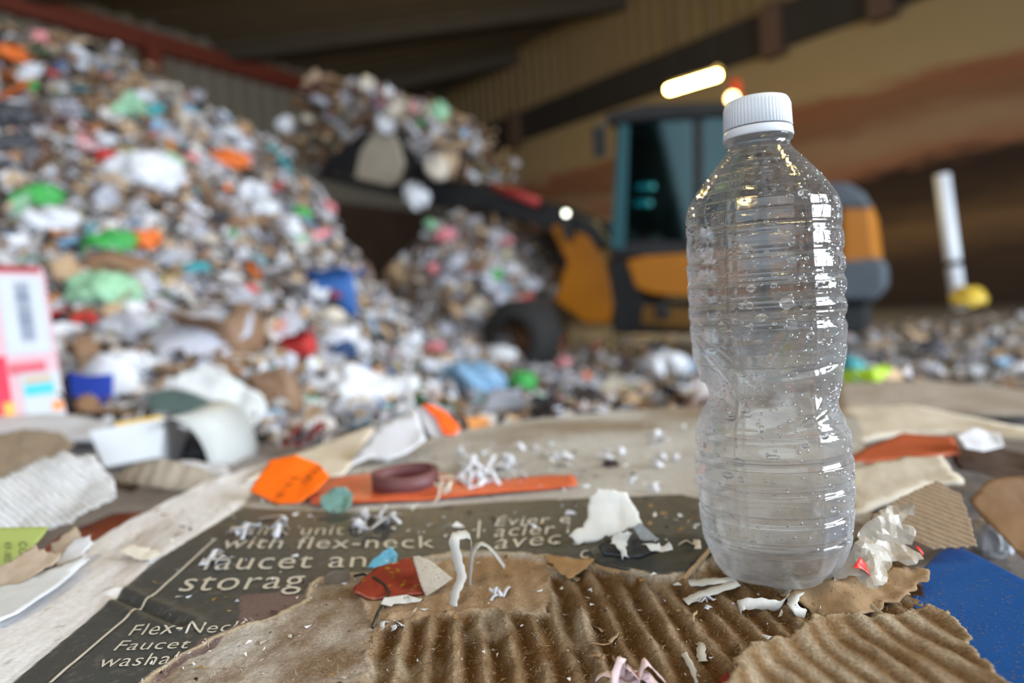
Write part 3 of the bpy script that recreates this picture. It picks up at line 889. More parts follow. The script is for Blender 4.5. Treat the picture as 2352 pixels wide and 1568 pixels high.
# working lights
bm = bmesh.new(); bmesh.ops.create_uvsphere(bm, u_segments=16, v_segments=10, radius=.022); x_, z_ = S(1300, 490, 0.05)
bmesh.ops.translate(bm, verts=bm.verts[:], vec=(x_, 0.05, z_)); hl = link('headlight', from_bm('headlight', bm), emis('headlight', C(250, 255, 235), 7), loader); hl['label'] = 'lit round headlight'
part('headlight_bracket', [(1296, 545), (1290, 496), (1300, 492), (1312, 545)], 0.02, -.12, m_ldark, .005)
xb, zb = S(1688, 236, -.3)
vs, fs = lathe([(.075, 0), (.075, .03), (.055, .03), (.055, .13), (.045, .17), (.02, .18)], 20)
bc = link('beacon', mesh('beacon', [(xb + a, -.3 + b_, zb + c_) for a, b_, c_ in vs], fs), mat('beacon_orange', C(190, 66, 24), .3, .05, 0, 5), loader); bc['label'] = 'orange beacon on the cab roof'
bm = bmesh.new(); bmesh.ops.create_uvsphere(bm, u_segments=14, v_segments=10, radius=.045); xw, zw = S(1682, 226, 0.0)
bmesh.ops.translate(bm, verts=bm.verts[:], vec=(xw, 0.0, zw)); wl = link('work_lamp', from_bm('work_lamp', bm), emis('work_lamp', C(255, 214, 140), 12), loader); wl['label'] = 'lit warm work lamp'
bm = bmesh.new(); a_ = S(1405, 268); c_ = S(1385, 300)
tube(bm, [(a_[0], 0, a_[1]), (c_[0], .1, c_[1])], .012, 6)
x0_, z0_ = S(1385, 330); box(bm, (x0_ - .05, .06, z0_ - .12), (x0_ + .05, .1, z0_ + .12))
link('mirror', from_bm('mirror', bm), m_ldark, loader, smooth=False)

# the load in the bucket
rng = np.random.default_rng(77)
LOAD = [(690, 178), (740, 165), (820, 180), (900, 200), (960, 225), (1000, 270), (1030, 320), (1060, 385), (1040, 420), (985, 400), (960, 350), (915, 310), (860, 320), (800, 370), (745, 400), (690, 400), (650, 330), (680, 260)]
lp = np.array(LOAD, float)
places = []; n_ind = 0
cz = sum((S(x, y)[0] for x, y in LOAD)) / len(LOAD)
while len(places) < 900:
    px = rng.uniform(650, 1065); py = rng.uniform(160, 425)
    dd = float(sdist(np.array([px]), np.array([py]), LOAD)[0])
    if dd < 6: continue
    y = rng.uniform(-1.3, 0.1); x_, z_ = S(px, py)
    p = O + H * x_ + LAT * y + Vector((0, 0, z_)); s = rng.uniform(.05, .14)
    places.append((p, s, (rng.normal(), -.8, .6 + rng.normal() * .4)))
    if len(places) % 20 == 0 and n_ind < 34:
        kind = wk[rng.integers(len(wk))]; c = ['cream', 'cream', 'tan', 'brown', 'pale grey', 'white', 'tan', 'brown'][rng.integers(8)]
        lab = '%s %s in the load of the raised bucket' % (c, KINDS_[kind][1])
        piece(kind, c, O + H * x_ + LAT * rng.uniform(-.2, .16) + Vector((0, 0, z_)), rng.uniform(.13, .24), tuple(rng.uniform(-1, 1, 3)), lab, lab.replace(' in the', 's in the', 1)); n_ind += 1
litter_cloud('bucket_litter', places, 'heaped mixed litter filling and overflowing the raised bucket', warm=1.0)
for px, py, wpx, c, lab in ((655, 285, 46, 'white', 'white bag slipping off the left of the bucket load'), (885, 285, 46, 'white', 'bright white bag at the front of the bucket load'),
                            (955, 450, 60, 'white', 'bright white bag hanging under the right corner of the bucket'), (1010, 255, 44, 'pale green', 'pale green bag at the upper right of the bucket load'),
                            (1005, 385, 56, 'cream', 'cream bag drooping over the right edge of the bucket')):
    x_, z_ = S(px, py, .2); piece('plastic_bag', c, O + H * x_ + LAT * .2 + Vector((0, 0, z_)), wpx * 6.2 / F, (1.2, .3, .4), lab, stretch=(1, 1.3, 1.2))

# white post by the dark wall
a_ = Q(2203, 692, 7.2); c_ = Q(2164, 402, 7.3)
rt = empty('marker_post', a_); tag(rt, 'white post leaning before the dark wall on the right', 'post')
bm = bmesh.new(); tube(bm, [Vector((0, 0, -(a_.z - FLOOR_Z) if a_.z > FLOOR_Z else 0)) * .3, c_ - a_], .075, 16)
link('pole', from_bm('pole', bm), mat('post_white', C(232, 236, 244), .4, .06, .1, 6), rt)
d_ = c_ - a_; bm = bmesh.new(); tube(bm, [d_ * .27, d_ * .315], .079, 16)
bd = link('band', from_bm('band', bm), m_black, rt); bd['label'] = 'black band around the post'

# ================================================================== THE CARDBOARD THE BOTTLE STANDS ON
def W(pts, z=0.0): return [tuple(P(x, y, z))[:2] for x, y in pts]


OUTLINE = W([(-260, 1760), (-120, 1440), (0, 1385), (140, 1300), (212, 1240), (330, 1180), (470, 1108), (622, 1058), (700, 1062), (790, 1080), (850, 1050), (930, 1035), (1000, 1000), (1090, 985), (1200, 965), (1350, 950),
             (1500, 937), (1700, 930), (1900, 938), (1975, 960), (1990, 1060), (2010, 1180), (2085, 1250), (2120, 1330), (2135, 1385), (2100, 1440), (2190, 1560), (2330, 1760)])
PANEL = W([(-60, 1650), (27, 1568), (190, 1430), (360, 1285), (440, 1236), (503, 1199), (560, 1165), (700, 1172), (850, 1172), (1000, 1160), (1150, 1150), (1400, 1140), (1560, 1132), (1640, 1150), (1660, 1240), (1640, 1290), (1590, 1318),
           (1500, 1322), (1400, 1300), (1330, 1290), (1240, 1280), (1150, 1270), (1050, 1268), (960, 1290), (860, 1316), (790, 1322), (726, 1336), (704, 1374), (640, 1420), (545, 1440), (490, 1462), (430, 1500), (370, 1530), (310, 1585), (230, 1660)])
WHITE = W([(27, 1568), (190, 1430), (360, 1285), (503, 1199), (560, 1158), (625, 1058), (470, 1100), (200, 1220), (-200, 1380), (-400, 1760), (-80, 1700)])
FLUTE = W([(820, 1700), (848, 1480), (856, 1432), (905, 1405), (1000, 1402), (1100, 1394), (1180, 1400), (1252, 1398), (1245, 1345), (1290, 1300), (1360, 1300), (1450, 1326), (1560, 1322), (1625, 1300), (1660, 1262), (1760, 1240), (1930, 1230), (2010, 1230), (2080, 1250), (2200, 1300), (2500, 1700)])
LINER2 = W([(860, 1440), (830, 1370), (900, 1320), (1040, 1275), (1160, 1275), (1280, 1292), (1260, 1340), (1262, 1402), (1100, 1398), (1000, 1405)])   # smooth brown layer under the torn print
xs = np.arange(-0.62, 0.40, 0.00085)
ys = [0.135]
while ys[-1] < 0.86: ys.append(ys[-1] + 0.0006 * (ys[-1] / 0.2) ** 1.6)
ys = np.array(ys)
X, Y = np.meshgrid(xs, ys, indexing='ij')
jit = fbm(X * 160, Y * 160, 51, 4); jx = X + .0022 * jit; jy = Y + .0022 * fbm(X * 160 + 40, Y * 160, 52, 4)
d_out = sdist(X + .003 * fbm(X * 60, Y * 60, 6, 4), Y + .004 * fbm(X * 60, Y * 60, 7, 4), OUTLINE)
dp = sdist(jx, jy, PANEL); dw = sdist(X + .0004 * jit, Y, WHITE); df = sdist(jx + .002 * jit, jy, FLUTE); dl = sdist(jx, jy, LINER2)
# the left edge of the print is a straight printed edge, not a tear
dp_soft = sdist(X + .0002 * jit, Y + .0002 * jit, PANEL)
edgeL = sdist(X, Y, W([(-200, 1760), (-60, 1650), (27, 1568), (190, 1430), (360, 1285), (503, 1199), (560, 1165), (700, 1172), (1000, 1160), (1400, 1140), (1660, 1130), (1660, 1100), (900, 1100), (600, 1060), (200, 1200), (-300, 1500)]))
near_print_edge = sstep(-.012, .0, edgeL)
dpm = dp * (1 - near_print_edge) + dp_soft * near_print_edge
z_liner = .0012 * fbm(X * 14, Y * 14, 61, 3) + .00022 * fbm(X * 120, Y * 120, 62, 3)
# flutes laid bare: ridges running away from the viewer, some of them crushed or torn away
cc = X + .075 * Y + .0030 * fbm(X * 30, Y * 18, 71, 3)
ph = cc / .0098
rid = np.abs(np.cos(PI * ph)) ** 2.2
amp = .0046 * np.clip(.62 + .95 * fbm(np.floor(ph + .5) * 1.7, Y * 26, 73, 3), .10, 1.15)
torn = fbm(X * 95, Y * 40, 75, 4)
right_dim = sstep(.02, .10, X)
z_fl = -.0042 + rid * amp * (1 - .45 * right_dim) + .0011 * fbm(X * 240, Y * 130, 76, 4) + .0022 * np.clip(torn - .05, 0, 1) * rid - .0012 * np.clip(-fbm(X * 60, Y * 110, 78, 3) - .12, 0, 1)
z_l2 = -.0009 + .0006 * fbm(X * 70, Y * 70, 77, 3) - .0008 * rid
fm = sstep(-.0006, .0008, df)
z = z_liner * (1 - fm) + z_fl * fm
l2 = sstep(-.0005, .0006, dl); z = z * (1 - l2) + z_l2 * l2
# rough fibre where the print was torn off, and lifted lips along the tears
fuz = (1 - sstep(-.0005, .0005, dpm)) * (1 - sstep(-.001, 0, dw)) * (1 - fm) * (1 - l2)
nearfuz = sstep(.43, .33, Y)
z = z - .0007 * fuz * nearfuz + fuz * nearfuz * (.0007 * fbm(X * 170, Y * 110, 81, 4) + .0010 * fbm(X * 60, Y * 42, 82, 3))
lip = np.exp(-(np.abs(dpm) / .0022) ** 2) * (1 - near_print_edge) * np.clip(.5 + 1.4 * fbm(X * 60, Y * 60, 83, 3), 0, 1.4)
z = z + .0016 * lip * nearfuz
lip2 = np.exp(-(np.minimum(np.abs(df), np.abs(dl)) / .0016) ** 2) * np.clip(.3 + 1.6 * fbm(X * 80, Y * 80, 84, 3), 0, 1.3)
z = z + .0016 * lip2
# creases of the box: two across the printed panel, waviness on the white side
pa, pb = P(262, 1362), P(420, 1432)
ab = (pb - pa).to_2d(); tt = np.clip(((X - pa.x) * ab.x + (Y - pa.y) * ab.y) / ab.length_squared, 0, 1)
cdist = np.hypot(X - pa.x - tt * ab.x, Y - pa.y - tt * ab.y)
z = z - .0016 * np.exp(-(cdist / .0022) ** 2) + .0010 * np.exp(-((cdist - .005) / .003) ** 2)
wz = sstep(0, .004, dw)
z = z + wz * (.0016 * fbm(X * 22, Y * 12, 91, 3) + .0005 * fbm(X * 130, Y * 34, 92, 3) - .0025 * sstep(0, .09, dw))
z = z + .0022 * sstep(.40, .8, Y) * fbm(X * 10, Y * 9, 95, 3)


def mixc(a, b, t): return a + (b - a) * t[..., None]


c_lin = lambda *k: np.array(C(*k)[:3])
big = fbm(X * 13, Y * 13, 101, 4); med = fbm(X * 55, Y * 40, 102, 4); fin = fbm(X * 420, Y * 420, 103, 3)
col = np.tile(c_lin(176, 169, 160), X.shape + (1,))
col = mixc(col, c_lin(132, 110, 82), np.clip(big * 1.9 - .12, 0, .7))
col = mixc(col, c_lin(202, 198, 192), np.clip(-big * 1.6, 0, .7))
fz = mixc(np.tile(c_lin(176, 164, 150), X.shape + (1,)), c_lin(126, 100, 74), np.clip(med * 1.9, 0, .9)); fz = mixc(fz, c_lin(206, 202, 198), np.clip(-med * 1.5 + .15 * fin, 0, .8))
col = mixc(col, fz, fuz * nearfuz)
pan = np.tile(c_lin(66, 67, 66), X.shape + (1,)); pan = mixc(pan, c_lin(88, 79, 64), np.clip(sstep(.30, .44, Y) * .7 + big * .2, 0, .7)); pan = mixc(pan, c_lin(120, 116, 110), np.clip(fin * 1.1 - .22, 0, .6))
pmask = sstep(-.0004, .0004, dpm)
col = mixc(col, pan, pmask)
# faded mauve corner left where a layer lifted off
dmv = sdist(jx, jy, W([(552, 1366), (640, 1356), (700, 1366), (640, 1425), (548, 1438)])); dmv2 = sdist(jx, jy, W([(455, 1466), (520, 1448), (500, 1480), (400, 1530), (360, 1560), (340, 1552), (430, 1498)]))
col = mixc(col, c_lin(112, 90, 88), sstep(-.0003, .0003, np.maximum(dmv, dmv2)) * .9)
col = mixc(col, c_lin(186, 168, 140), np.exp(-(np.abs(dpm) / .0011) ** 2) * (1 - near_print_edge) * .9)
wh = np.tile(c_lin(230, 228, 231), X.shape + (1,)); wstreak = fbm(X * 70 + Y * 20, Y * 16, 111, 4)
wh = mixc(wh, c_lin(178, 162, 150), np.clip(wstreak * 1.5 - .25, 0, .6)); wh = mixc(wh, c_lin(240, 242, 246), np.clip(-wstreak, 0, .6))
col = mixc(col, wh, sstep(-.0003, .0003, dw))
l2c = mixc(np.tile(c_lin(168, 138, 106), X.shape + (1,)), c_lin(192, 174, 150), np.clip(med * 1.4, 0, .8))
col = mixc(col, l2c, l2)
frc = mixc(np.tile(c_lin(112, 78, 40), X.shape + (1,)), c_lin(168, 142, 112), np.clip(rid ** 1.2 * np.clip(.65 + fbm(X * 90, Y * 60, 121, 3) * 1.2, 0, 1), 0, 1))  # valleys browner, with some shade put into the colour; ridges pale torn fibre
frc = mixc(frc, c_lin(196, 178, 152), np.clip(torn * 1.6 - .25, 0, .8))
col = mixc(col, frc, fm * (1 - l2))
spk = np.clip(fbm(X * 240, Y * 240, 131, 3) * 3.2 - 1.35, 0, 1)
col = mixc(col, c_lin(70, 58, 46), spk * .55 * (1 - pmask))

keep = d_out > 0
vs = np.stack([X, Y, z], -1).reshape(-1, 3)
ni, nj = X.shape
fi, fj = np.meshgrid(np.arange(ni - 1), np.arange(nj - 1), indexing='ij')
# leave out what lies outside the sheet or far outside the photographed cone
fk = keep[:-1, :-1] & keep[1:, 1:] & keep[1:, :-1] & keep[:-1, 1:] & (np.abs(X[:-1, :-1]) < 0.86 * Y[:-1, :-1] + .04)
zone = np.zeros(X.shape, int)
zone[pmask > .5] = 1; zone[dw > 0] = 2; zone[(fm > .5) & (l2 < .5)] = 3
zone = zone[:-1, :-1]
quad = np.stack([fi * nj + fj, (fi + 1) * nj + fj, (fi + 1) * nj + fj + 1, fi * nj + fj + 1], -1)
box_root = empty('cardboard_box', (0, 0.3, 0))
tag(box_root, 'flattened torn box with dark grey printed panel, carrying the clear bottle', 'cardboard box')
colv = np.concatenate([np.clip(col, 0, 1), np.ones(X.shape + (1,))], -1).reshape(-1, 4)
m_card = attr_mat('card_face', 0.85, 700, .0010, 0.9, 0.3, .2)
m_print = attr_mat('card_print', 0.5, 1500, .0003, 0.5, 0.4, .45)
m_whitec = attr_mat('card_white', 0.6, 420, .0005, 0.35, 0.12, .35)
m_flute = attr_mat('card_fluting', 0.9, 800, .0016, 1.0, 0.4, .15)


def submesh(name, faces, m, label=None, skirt=False, base=None):
    idx, inv = np.unique(faces.ravel(), return_inverse=True); fl_ = inv.reshape(faces.shape)
    v = vs[idx] - np.array([0, .3, 0]); cv = colv[idx]
    me = bpy.data.meshes.new(name); me.vertices.add(len(v)); me.vertices.foreach_set('co', v.astype(np.float32).ravel())
    me.loops.add(fl_.size); me.loops.foreach_set('vertex_index', fl_.astype(np.int32).ravel())
    me.polygons.add(len(fl_)); me.polygons.foreach_set('loop_start', np.arange(0, fl_.size, 4, dtype=np.int32)); me.update(calc_edges=True)
    ca = me.color_attributes.new('tint', 'FLOAT_COLOR', 'POINT'); ca.data.foreach_set('color', cv.astype(np.float32).ravel())
    o = link(name, me, m, box_root)
    if label: o['label'] = label
    return o


submesh('liner', quad[fk & (zone == 0)], m_card, 'torn grey brown paper liner')
submesh('printed_panel', quad[fk & (zone == 1)], m_print, 'dark grey printed panel')
submesh('side_flap', quad[fk & (zone == 2)], m_whitec, 'white outer side of the box')
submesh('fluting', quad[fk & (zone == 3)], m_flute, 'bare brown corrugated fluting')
# the board's underside and edge
pv, pf = poly_mesh('backing', [(a, b) for a, b in OUTLINE], .02, .004, 3)
bk = link('backing_liner', mesh('backing_liner', [(a, b - .3, -.0075) for a, b in pv], pf), mat('kraft', C(150, 116, 76), .85, .2, .3, 200), box_root, smooth=False); solid(bk, .0012, -1)


def zat(x, y):
    i = int(np.clip(round((x - xs[0]) / .00085), 0, ni - 1)); j = int(np.clip(np.searchsorted(ys, y), 0, nj - 1)); return float(z[i, j])


def G(px, py, h=0.0):
    """a point lying on the cardboard, h above its surface"""
    p = P(px, py, h)
    for _ in range(3): p = P(px, py, zat(p.x, p.y) + h)
    return p


# ---- the printing
m_ink = mat('pale_print', C(204, 197, 184), 0.6, 0.12, 0.1, 300)


def lettering(s, l, r, top, ht, name='lettering', clip=True):
    v, f = text_shape(s, .12, -.002)
    if not len(v): return
    width = v[:, 0].max(); a = P(*l); ux = (P(*r) - a) / width; uy = (P(*top) - a) / ht
    bm = bmesh.new(); bv = [bm.verts.new(a + ux * x + uy * y) for x, y in v]
    for q in f:
        try: bm.faces.new([bv[i] for i in q])
        except ValueError: pass
    bmesh.ops.triangulate(bm, faces=bm.faces[:])
    for _ in range(3):
        e = [e for e in bm.edges if e.calc_length() > .0022]
        if not e: break
        bmesh.ops.subdivide_edges(bm, edges=e, cuts=1)
    bmesh.ops.triangulate(bm, faces=bm.faces[:])
    cx = np.array([f_.calc_center_median().x for f_ in bm.faces]); cy = np.array([f_.calc_center_median().y for f_ in bm.faces])
    bad = (sdist(cx + .001 * fbm(cx * 300, cy * 300, 1, 3), cy, PANEL) < .0003)
    wear = fbm(cx * 300, cy * 300, 77, 3) > .55
    bmesh.ops.delete(bm, geom=[f_ for f_, b1, b2 in zip(bm.faces[:], bad, wear) if b1 or b2], context='FACES')
    for q in bm.verts: q.co.z = zat(q.co.x, q.co.y) + .00045; q.co.y -= .3
    link(name, from_bm(name, bm), m_ink, box_root, smooth=False)


XH = 0.60
lettering('storag', (403, 1356), (699, 1350), (421, 1324), .54)
lettering('faucet and', (459, 1308), (905, 1303), (474, 1280), .55)
lettering('with flex-neck', (505, 1263), (1000, 1260), (518, 1240), XH)
lettering('sink unit', (560, 1232), (790, 1230), (570, 1212), XH)
lettering('Flex-Neck', (289, 1461), (560, 1451), (304, 1435), .72)
lettering('Faucet is', (255, 1496), (490, 1487), (273, 1472), .72)
lettering('washable', (221, 1535), (470, 1520), (236, 1511), XH)
lettering('\u00c9vier e', (1131, 1211), (1310, 1201), (1137, 1186), .85)
lettering('acier i', (1131, 1236), (1312, 1225), (1137, 1212), XH)
lettering('avec', (1131, 1264), (1290, 1250), (1136, 1237), XH)
lettering('col', (1327, 1284), (1405, 1282), (1331, 1258), XH)
for a, b, wd in (((116, 1568), (497, 1239), .0007), ((1098, 1243), (1102, 1196), .0007)):
    a3, b3 = P(*a), P(*b); dv = (b3 - a3).normalized(); sd = Vector((-dv.y, dv.x, 0)) * wd; L = (b3 - a3).length; n = int(L / .002)
    v = []
    for i in range(n + 1):
        p = a3.lerp(b3, i / n)
        for sg in (-1, 1): q = p + sd * sg; v.append((q.x, q.y - .3, zat(q.x, q.y) + .0004))
    link('printed_line', mesh('printed_line', v, [(2 * i, 2 * i + 1, 2 * i + 3, 2 * i + 2) for i in range(n)]), m_ink, box_root, smooth=False)

# ---- fibres standing up from the tears
rng = np.random.default_rng(9)
V, Fs = [], []
while len(V) < 4200 * 6:
    py = rng.uniform(1290, 1600); px = rng.uniform(250, 2150); p = G(px, py)
    i = int(np.clip((p.x - xs[0]) / .00085, 0, ni - 1)); j = int(np.clip(np.searchsorted(ys, p.y), 0, nj - 1))
    if d_out[i, j] < 0: continue
    if pmask[i, j] > .5 and abs(dpm[i, j]) > .002: continue
    if dw[i, j] > 0: continue
    near = min(abs(dpm[i, j]), abs(df[i, j]), abs(dl[i, j]))
    if near > .003 and rng.random() < .45: continue
    L = rng.uniform(.0006, .0028); th = rng.uniform(0, 6.3); el = rng.uniform(.05, .9); wd = rng.uniform(.00002, .00005)
    d1 = Vector((math.cos(th) * math.cos(el), math.sin(th) * math.cos(el), math.sin(el))); th += rng.normal() * .9
    d2 = Vector((math.cos(th), math.sin(th), rng.uniform(-.3, .3))).normalized(); s_ = Vector((-d1.y, d1.x, 0.2)).normalized() * wd
    q = [p, p + d1 * L * .5, p + d1 * L * .5 + d2 * L * .5]; b = len(V)
    for t in q: V += [t - s_ - Vector((0, .3, 0)), t + s_ - Vector((0, .3, 0))]
    Fs += [(b, b + 1, b + 3, b + 2), (b + 2, b + 3, b + 5, b + 4)]
fb = link('paper_fibres', mesh('paper_fibres', V, Fs), mat('fibre', C(208, 192, 168), .8, .1, 0, 50), box_root, smooth=False); tag(fb, 'fine pale paper fibres along the tears', kind='stuff')

# ================================================================== LAYERS AND FLAPS AROUND IT
m_kraft = mat('kraft_light', C(150, 122, 90), .85, .2, .5, 260, speck=C(96, 70, 44))
m_paper = mat('white_paper', C(198, 194, 187), .6, .08, .3, 160)
m_paperw = mat('cool_white_paper', C(208, 207, 212), .55, .06, .3, 160)
m_cream = mat('cream_card', C(214, 204, 178), .6, .12, .3, 120)
m_dark = mat('dark_print_card', C(58, 59, 58), .5, .3, .3, 400)


def tilt(deg, yaw=0.0):
    t = math.radians(deg); n = Vector((0, -math.sin(t), math.cos(t))); return Matrix.Rotation(math.radians(yaw), 3, 'Z') @ n


def sh(name, pts, label, cat, base=None, n=(0, 0, 1), z=None, m=None, group=None, **k):
    p0 = (G(*base) if z is None else P(*base, z)) if base else P(*pts[0], z or 0)
    o = sheet_px(name, pts, p0, n, m, **k); tag(o, label, cat, group); return o


# big torn layer at the lower right, its fluting pale and its edge curled
FL = W([(1640, 1700), (1672, 1572), (1700, 1530), (1738, 1500), (1790, 1478), (1850, 1452), (1885, 1432), (1935, 1418), (2010, 1424), (2090, 1398), (2140, 1388), (2178, 1402), (2215, 1450), (2260, 1505), (2352, 1590), (2480, 1720)], .006)
xs2 = np.arange(.05, .30, .0008); ys2 = np.arange(.13, .262, .0007)
X2, Y2 = np.meshgrid(xs2, ys2, indexing='ij')
jt = fbm(X2 * 120, Y2 * 120, 15, 4)
d2_ = sdist(X2 + .0035 * jt, Y2 + .0035 * fbm(X2 * 120 + 9, Y2 * 120, 16, 4), FL)
ph2 = (X2 + .20 * Y2 + .008 * fbm(X2 * 24, Y2 * 16, 17, 4)) / .0092
r2 = np.abs(np.cos(PI * ph2))
z2 = .0045 + .0014 * r2 * np.clip(.5 + fbm(X2 * 30, Y2 * 30, 19, 3), .1, 1.2) + .0006 * fbm(X2 * 200, Y2 * 120, 18, 4) + .0012 * fbm(X2 * 26, Y2 * 26, 21, 3)
left_edge = sstep(.34, .10, (X2 - .05) / .25)
z2 = z2 + .0052 * np.exp(-(d2_ / .0050) ** 2) * np.clip(.75 + 1.1 * fbm(X2 * 45, Y2 * 45, 22, 3), .1, 1.6) * (0.25 + left_edge)
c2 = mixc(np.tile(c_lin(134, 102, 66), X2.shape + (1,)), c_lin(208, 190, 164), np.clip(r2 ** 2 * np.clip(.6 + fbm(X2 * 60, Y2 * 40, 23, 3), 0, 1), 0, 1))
c2 = mixc(c2, c_lin(142, 106, 66), sstep(.17, .21, X2 + .2 * fbm(X2 * 20, Y2 * 20, 25, 2)) * .8)
c2 = mixc(c2, c_lin(196, 172, 140), np.exp(-(d2_ / .0014) ** 2) * .8)
k2 = d2_ > 0; n2i, n2j = X2.shape
f2i, f2j = np.meshgrid(np.arange(n2i - 1), np.arange(n2j - 1), indexing='ij')
q2 = np.stack([f2i * n2j + f2j, (f2i + 1) * n2j + f2j, (f2i + 1) * n2j + f2j + 1, f2i * n2j + f2j + 1], -1)[k2[:-1, :-1] & k2[1:, 1:] & k2[1:, :-1] & k2[:-1, 1:]]
idx, inv = np.unique(q2.ravel(), return_inverse=True)
me = mesh('cardboard_layer', (np.stack([X2, Y2, z2], -1).reshape(-1, 3)[idx] - np.array([.16, .2, 0])).tolist(), inv.reshape(q2.shape).tolist())
ca = me.color_attributes.new('tint', 'FLOAT_COLOR', 'POINT'); ca.data.foreach_set('color', np.concatenate([np.clip(c2, 0, 1), np.ones(X2.shape + (1,))], -1).reshape(-1, 4)[idx].astype(np.float32).ravel())
lay = link('cardboard_layer', me, m_flute); lay.location = (.16, .2, 0); solid(lay, .0012, -1)
tag(lay, 'torn brown corrugated layer with curled jagged edge in the lower right, over the blue plastic', 'cardboard')

# ridged board and stacked boards behind the bottle on the right
ridge_curl = lambda fr, a, amp: (lambda u, v: amp * np.abs(np.sin((u * math.cos(a) + v * math.sin(a)) * fr)))
sh('corrugated_board', [(2000, 1190), (2060, 1150), (2150, 1108), (2205, 1140), (2225, 1195), (2242, 1258), (2140, 1262), (2080, 1238)], 'ridged bare corrugated board standing up behind the wrapper', 'cardboard', (2140, 1262), tilt(22, 12), z=.0, m=mat('ridged_board', C(142, 120, 96), .85, .25, .5, 260), jag=.0004, curl=ridge_curl(24, .84, .03), step=.0006, thick=.0015)
sh('cardboard_sheet', [(1950, 1080), (2080, 1056), (2165, 1052), (2186, 1085), (2215, 1108), (2140, 1112), (2000, 1172), (1950, 1185)], 'pale tan board with a worn white corner right of the bottle', 'cardboard', (2100, 1110), tilt(6), z=.003, m=mat('pale_tan', C(190, 178, 160), .8, .15, .4, 60), jag=.001, crumple=.002, cs=30, thick=.003)
sh('cardboard_sheet', [(1940, 1065), (1985, 1035), (2075, 1000), (2190, 1008), (2205, 1038), (2130, 1052), (1960, 1068)], 'orange printed board lying behind the pale tan board', 'cardboard', (2080, 1050), z=-.002, m=mat('orange_board', C(176, 84, 48), .55, .15, .2, 40), crumple=.002, cs=20, thick=.003)
sh('cardboard_sheet', [(1930, 945), (2080, 940), (2240, 960), (2400, 1000), (2400, 1020), (2200, 995), (2080, 1000), (1930, 1030)], 'long pale board behind the orange printed board', 'cardboard', (2080, 990), z=-.012, m=mat('pale_board', C(200, 188, 170), .75, .18, .3, 30), crumple=.005, cs=14, thick=.004)
sh('cardboard_sheet', [(1920, 890), (2120, 880), (2420, 905), (2420, 950), (2250, 955), (2050, 938), (1920, 945)], 'grey brown flat board farthest back on the right', 'cardboard', (2120, 940), z=-.03, m=mat('grey_board', C(160, 148, 136), .8, .2, .3, 20), crumple=.006, cs=10, thick=.004)
sh('paper_scrap', [(2195, 1002), (2240, 985), (2295, 992), (2308, 1020), (2260, 1036), (2215, 1034)], 'small white scrap beside the orange printed board', 'paper', (2230, 1036), tilt(25), z=.0, m=m_paperw, crumple=.006, cs=40)
sh('cardboard_sheet', [(2180, 1045), (2300, 1035), (2420, 1060), (2420, 1130), (2290, 1100), (2200, 1085)], 'dark brown sheet put in as the shade of the gap right of the pale tan board', 'cardboard', (2290, 1090), z=-.015, m=mat('dark_brown', C(70, 50, 36), .8, .2, .3, 40), crumple=.006, cs=30)  # dark sheet added to stand in for the shade of the gap
sh('cardboard_sheet', [(2225, 1150), (2270, 1105), (2400, 1085), (2420, 1300), (2352, 1280), (2260, 1195)], 'tan and rust coloured card at the right edge', 'cardboard', (2300, 1250), tilt(25), z=-.02, m=mat('rust_card', C(122, 90, 60), .7, .45, .3, 14), crumple=.004, cs=25)
piece('plastic_bag', 'white', Q(2280, 1228, .40), .030, (.2, .5, 1.2), 'small white foam lump at the right edge above the blue plastic', stretch=(.9, .8, 1.5))

# blue plastic sheet
bl = sheet_px('plastic_sheet', [(2090, 1380), (2104, 1330), (2122, 1300), (2148, 1270), (2165, 1259), (2185, 1253), (2208, 1255), (2240, 1270), (2352, 1328), (2600, 1460), (2600, 1900), (2330, 1760), (2150, 1500)], P(2110, 1380, -.004), tilt(-4, 0), None, thick=0, step=.004)
bl.data.materials.append(mat('blue_plastic', C(2, 78, 150), .48, .12, .2, 260, spec=.4, speck=C(84, 92, 96))); solid(bl, .0034, -1); bevel(bl, .0011, 3)
tag(bl, 'blue plastic sheet with a rounded corner in the lower right corner', 'plastic')

V, Fs = [], []
_r = np.random.default_rng(5)
while len(V) < 260 * 4:
    px = _r.uniform(2110, 2352); py = _r.uniform(1262, 1568)
    if py < 1255 + max(0, px - 2200) * .5 + 12 or px < 2105 + max(0, (py - 1400)) * 1.05 + 15: continue
    p = PN(px, py, P(2110, 1380, -.004), tilt(-4, 0)) + tilt(-4, 0) * .0004 - bl.location; s_ = _r.uniform(.00005, .00016); th = _r.uniform(0, 6.3); L = s_ * _r.uniform(1, 4)
    d = Vector((math.cos(th), math.sin(th), 0)); e = Vector((-d.y, d.x, 0)); b = len(V)
    V += [p - d * L - e * s_, p + d * L - e * s_ * .6, p + d * L * .8 + e * s_, p - d * L * .9 + e * s_ * .7]; Fs.append((b, b + 1, b + 2, b + 3))
df_ = link('dust_flakes', mesh('dust_flakes', V, Fs), mat('dust_flake', C(128, 112, 92), .9, .3, 0, 300), bl, smooth=False); tag(df_, 'brown dust and fibre flecks on the blue plastic', kind='stuff')
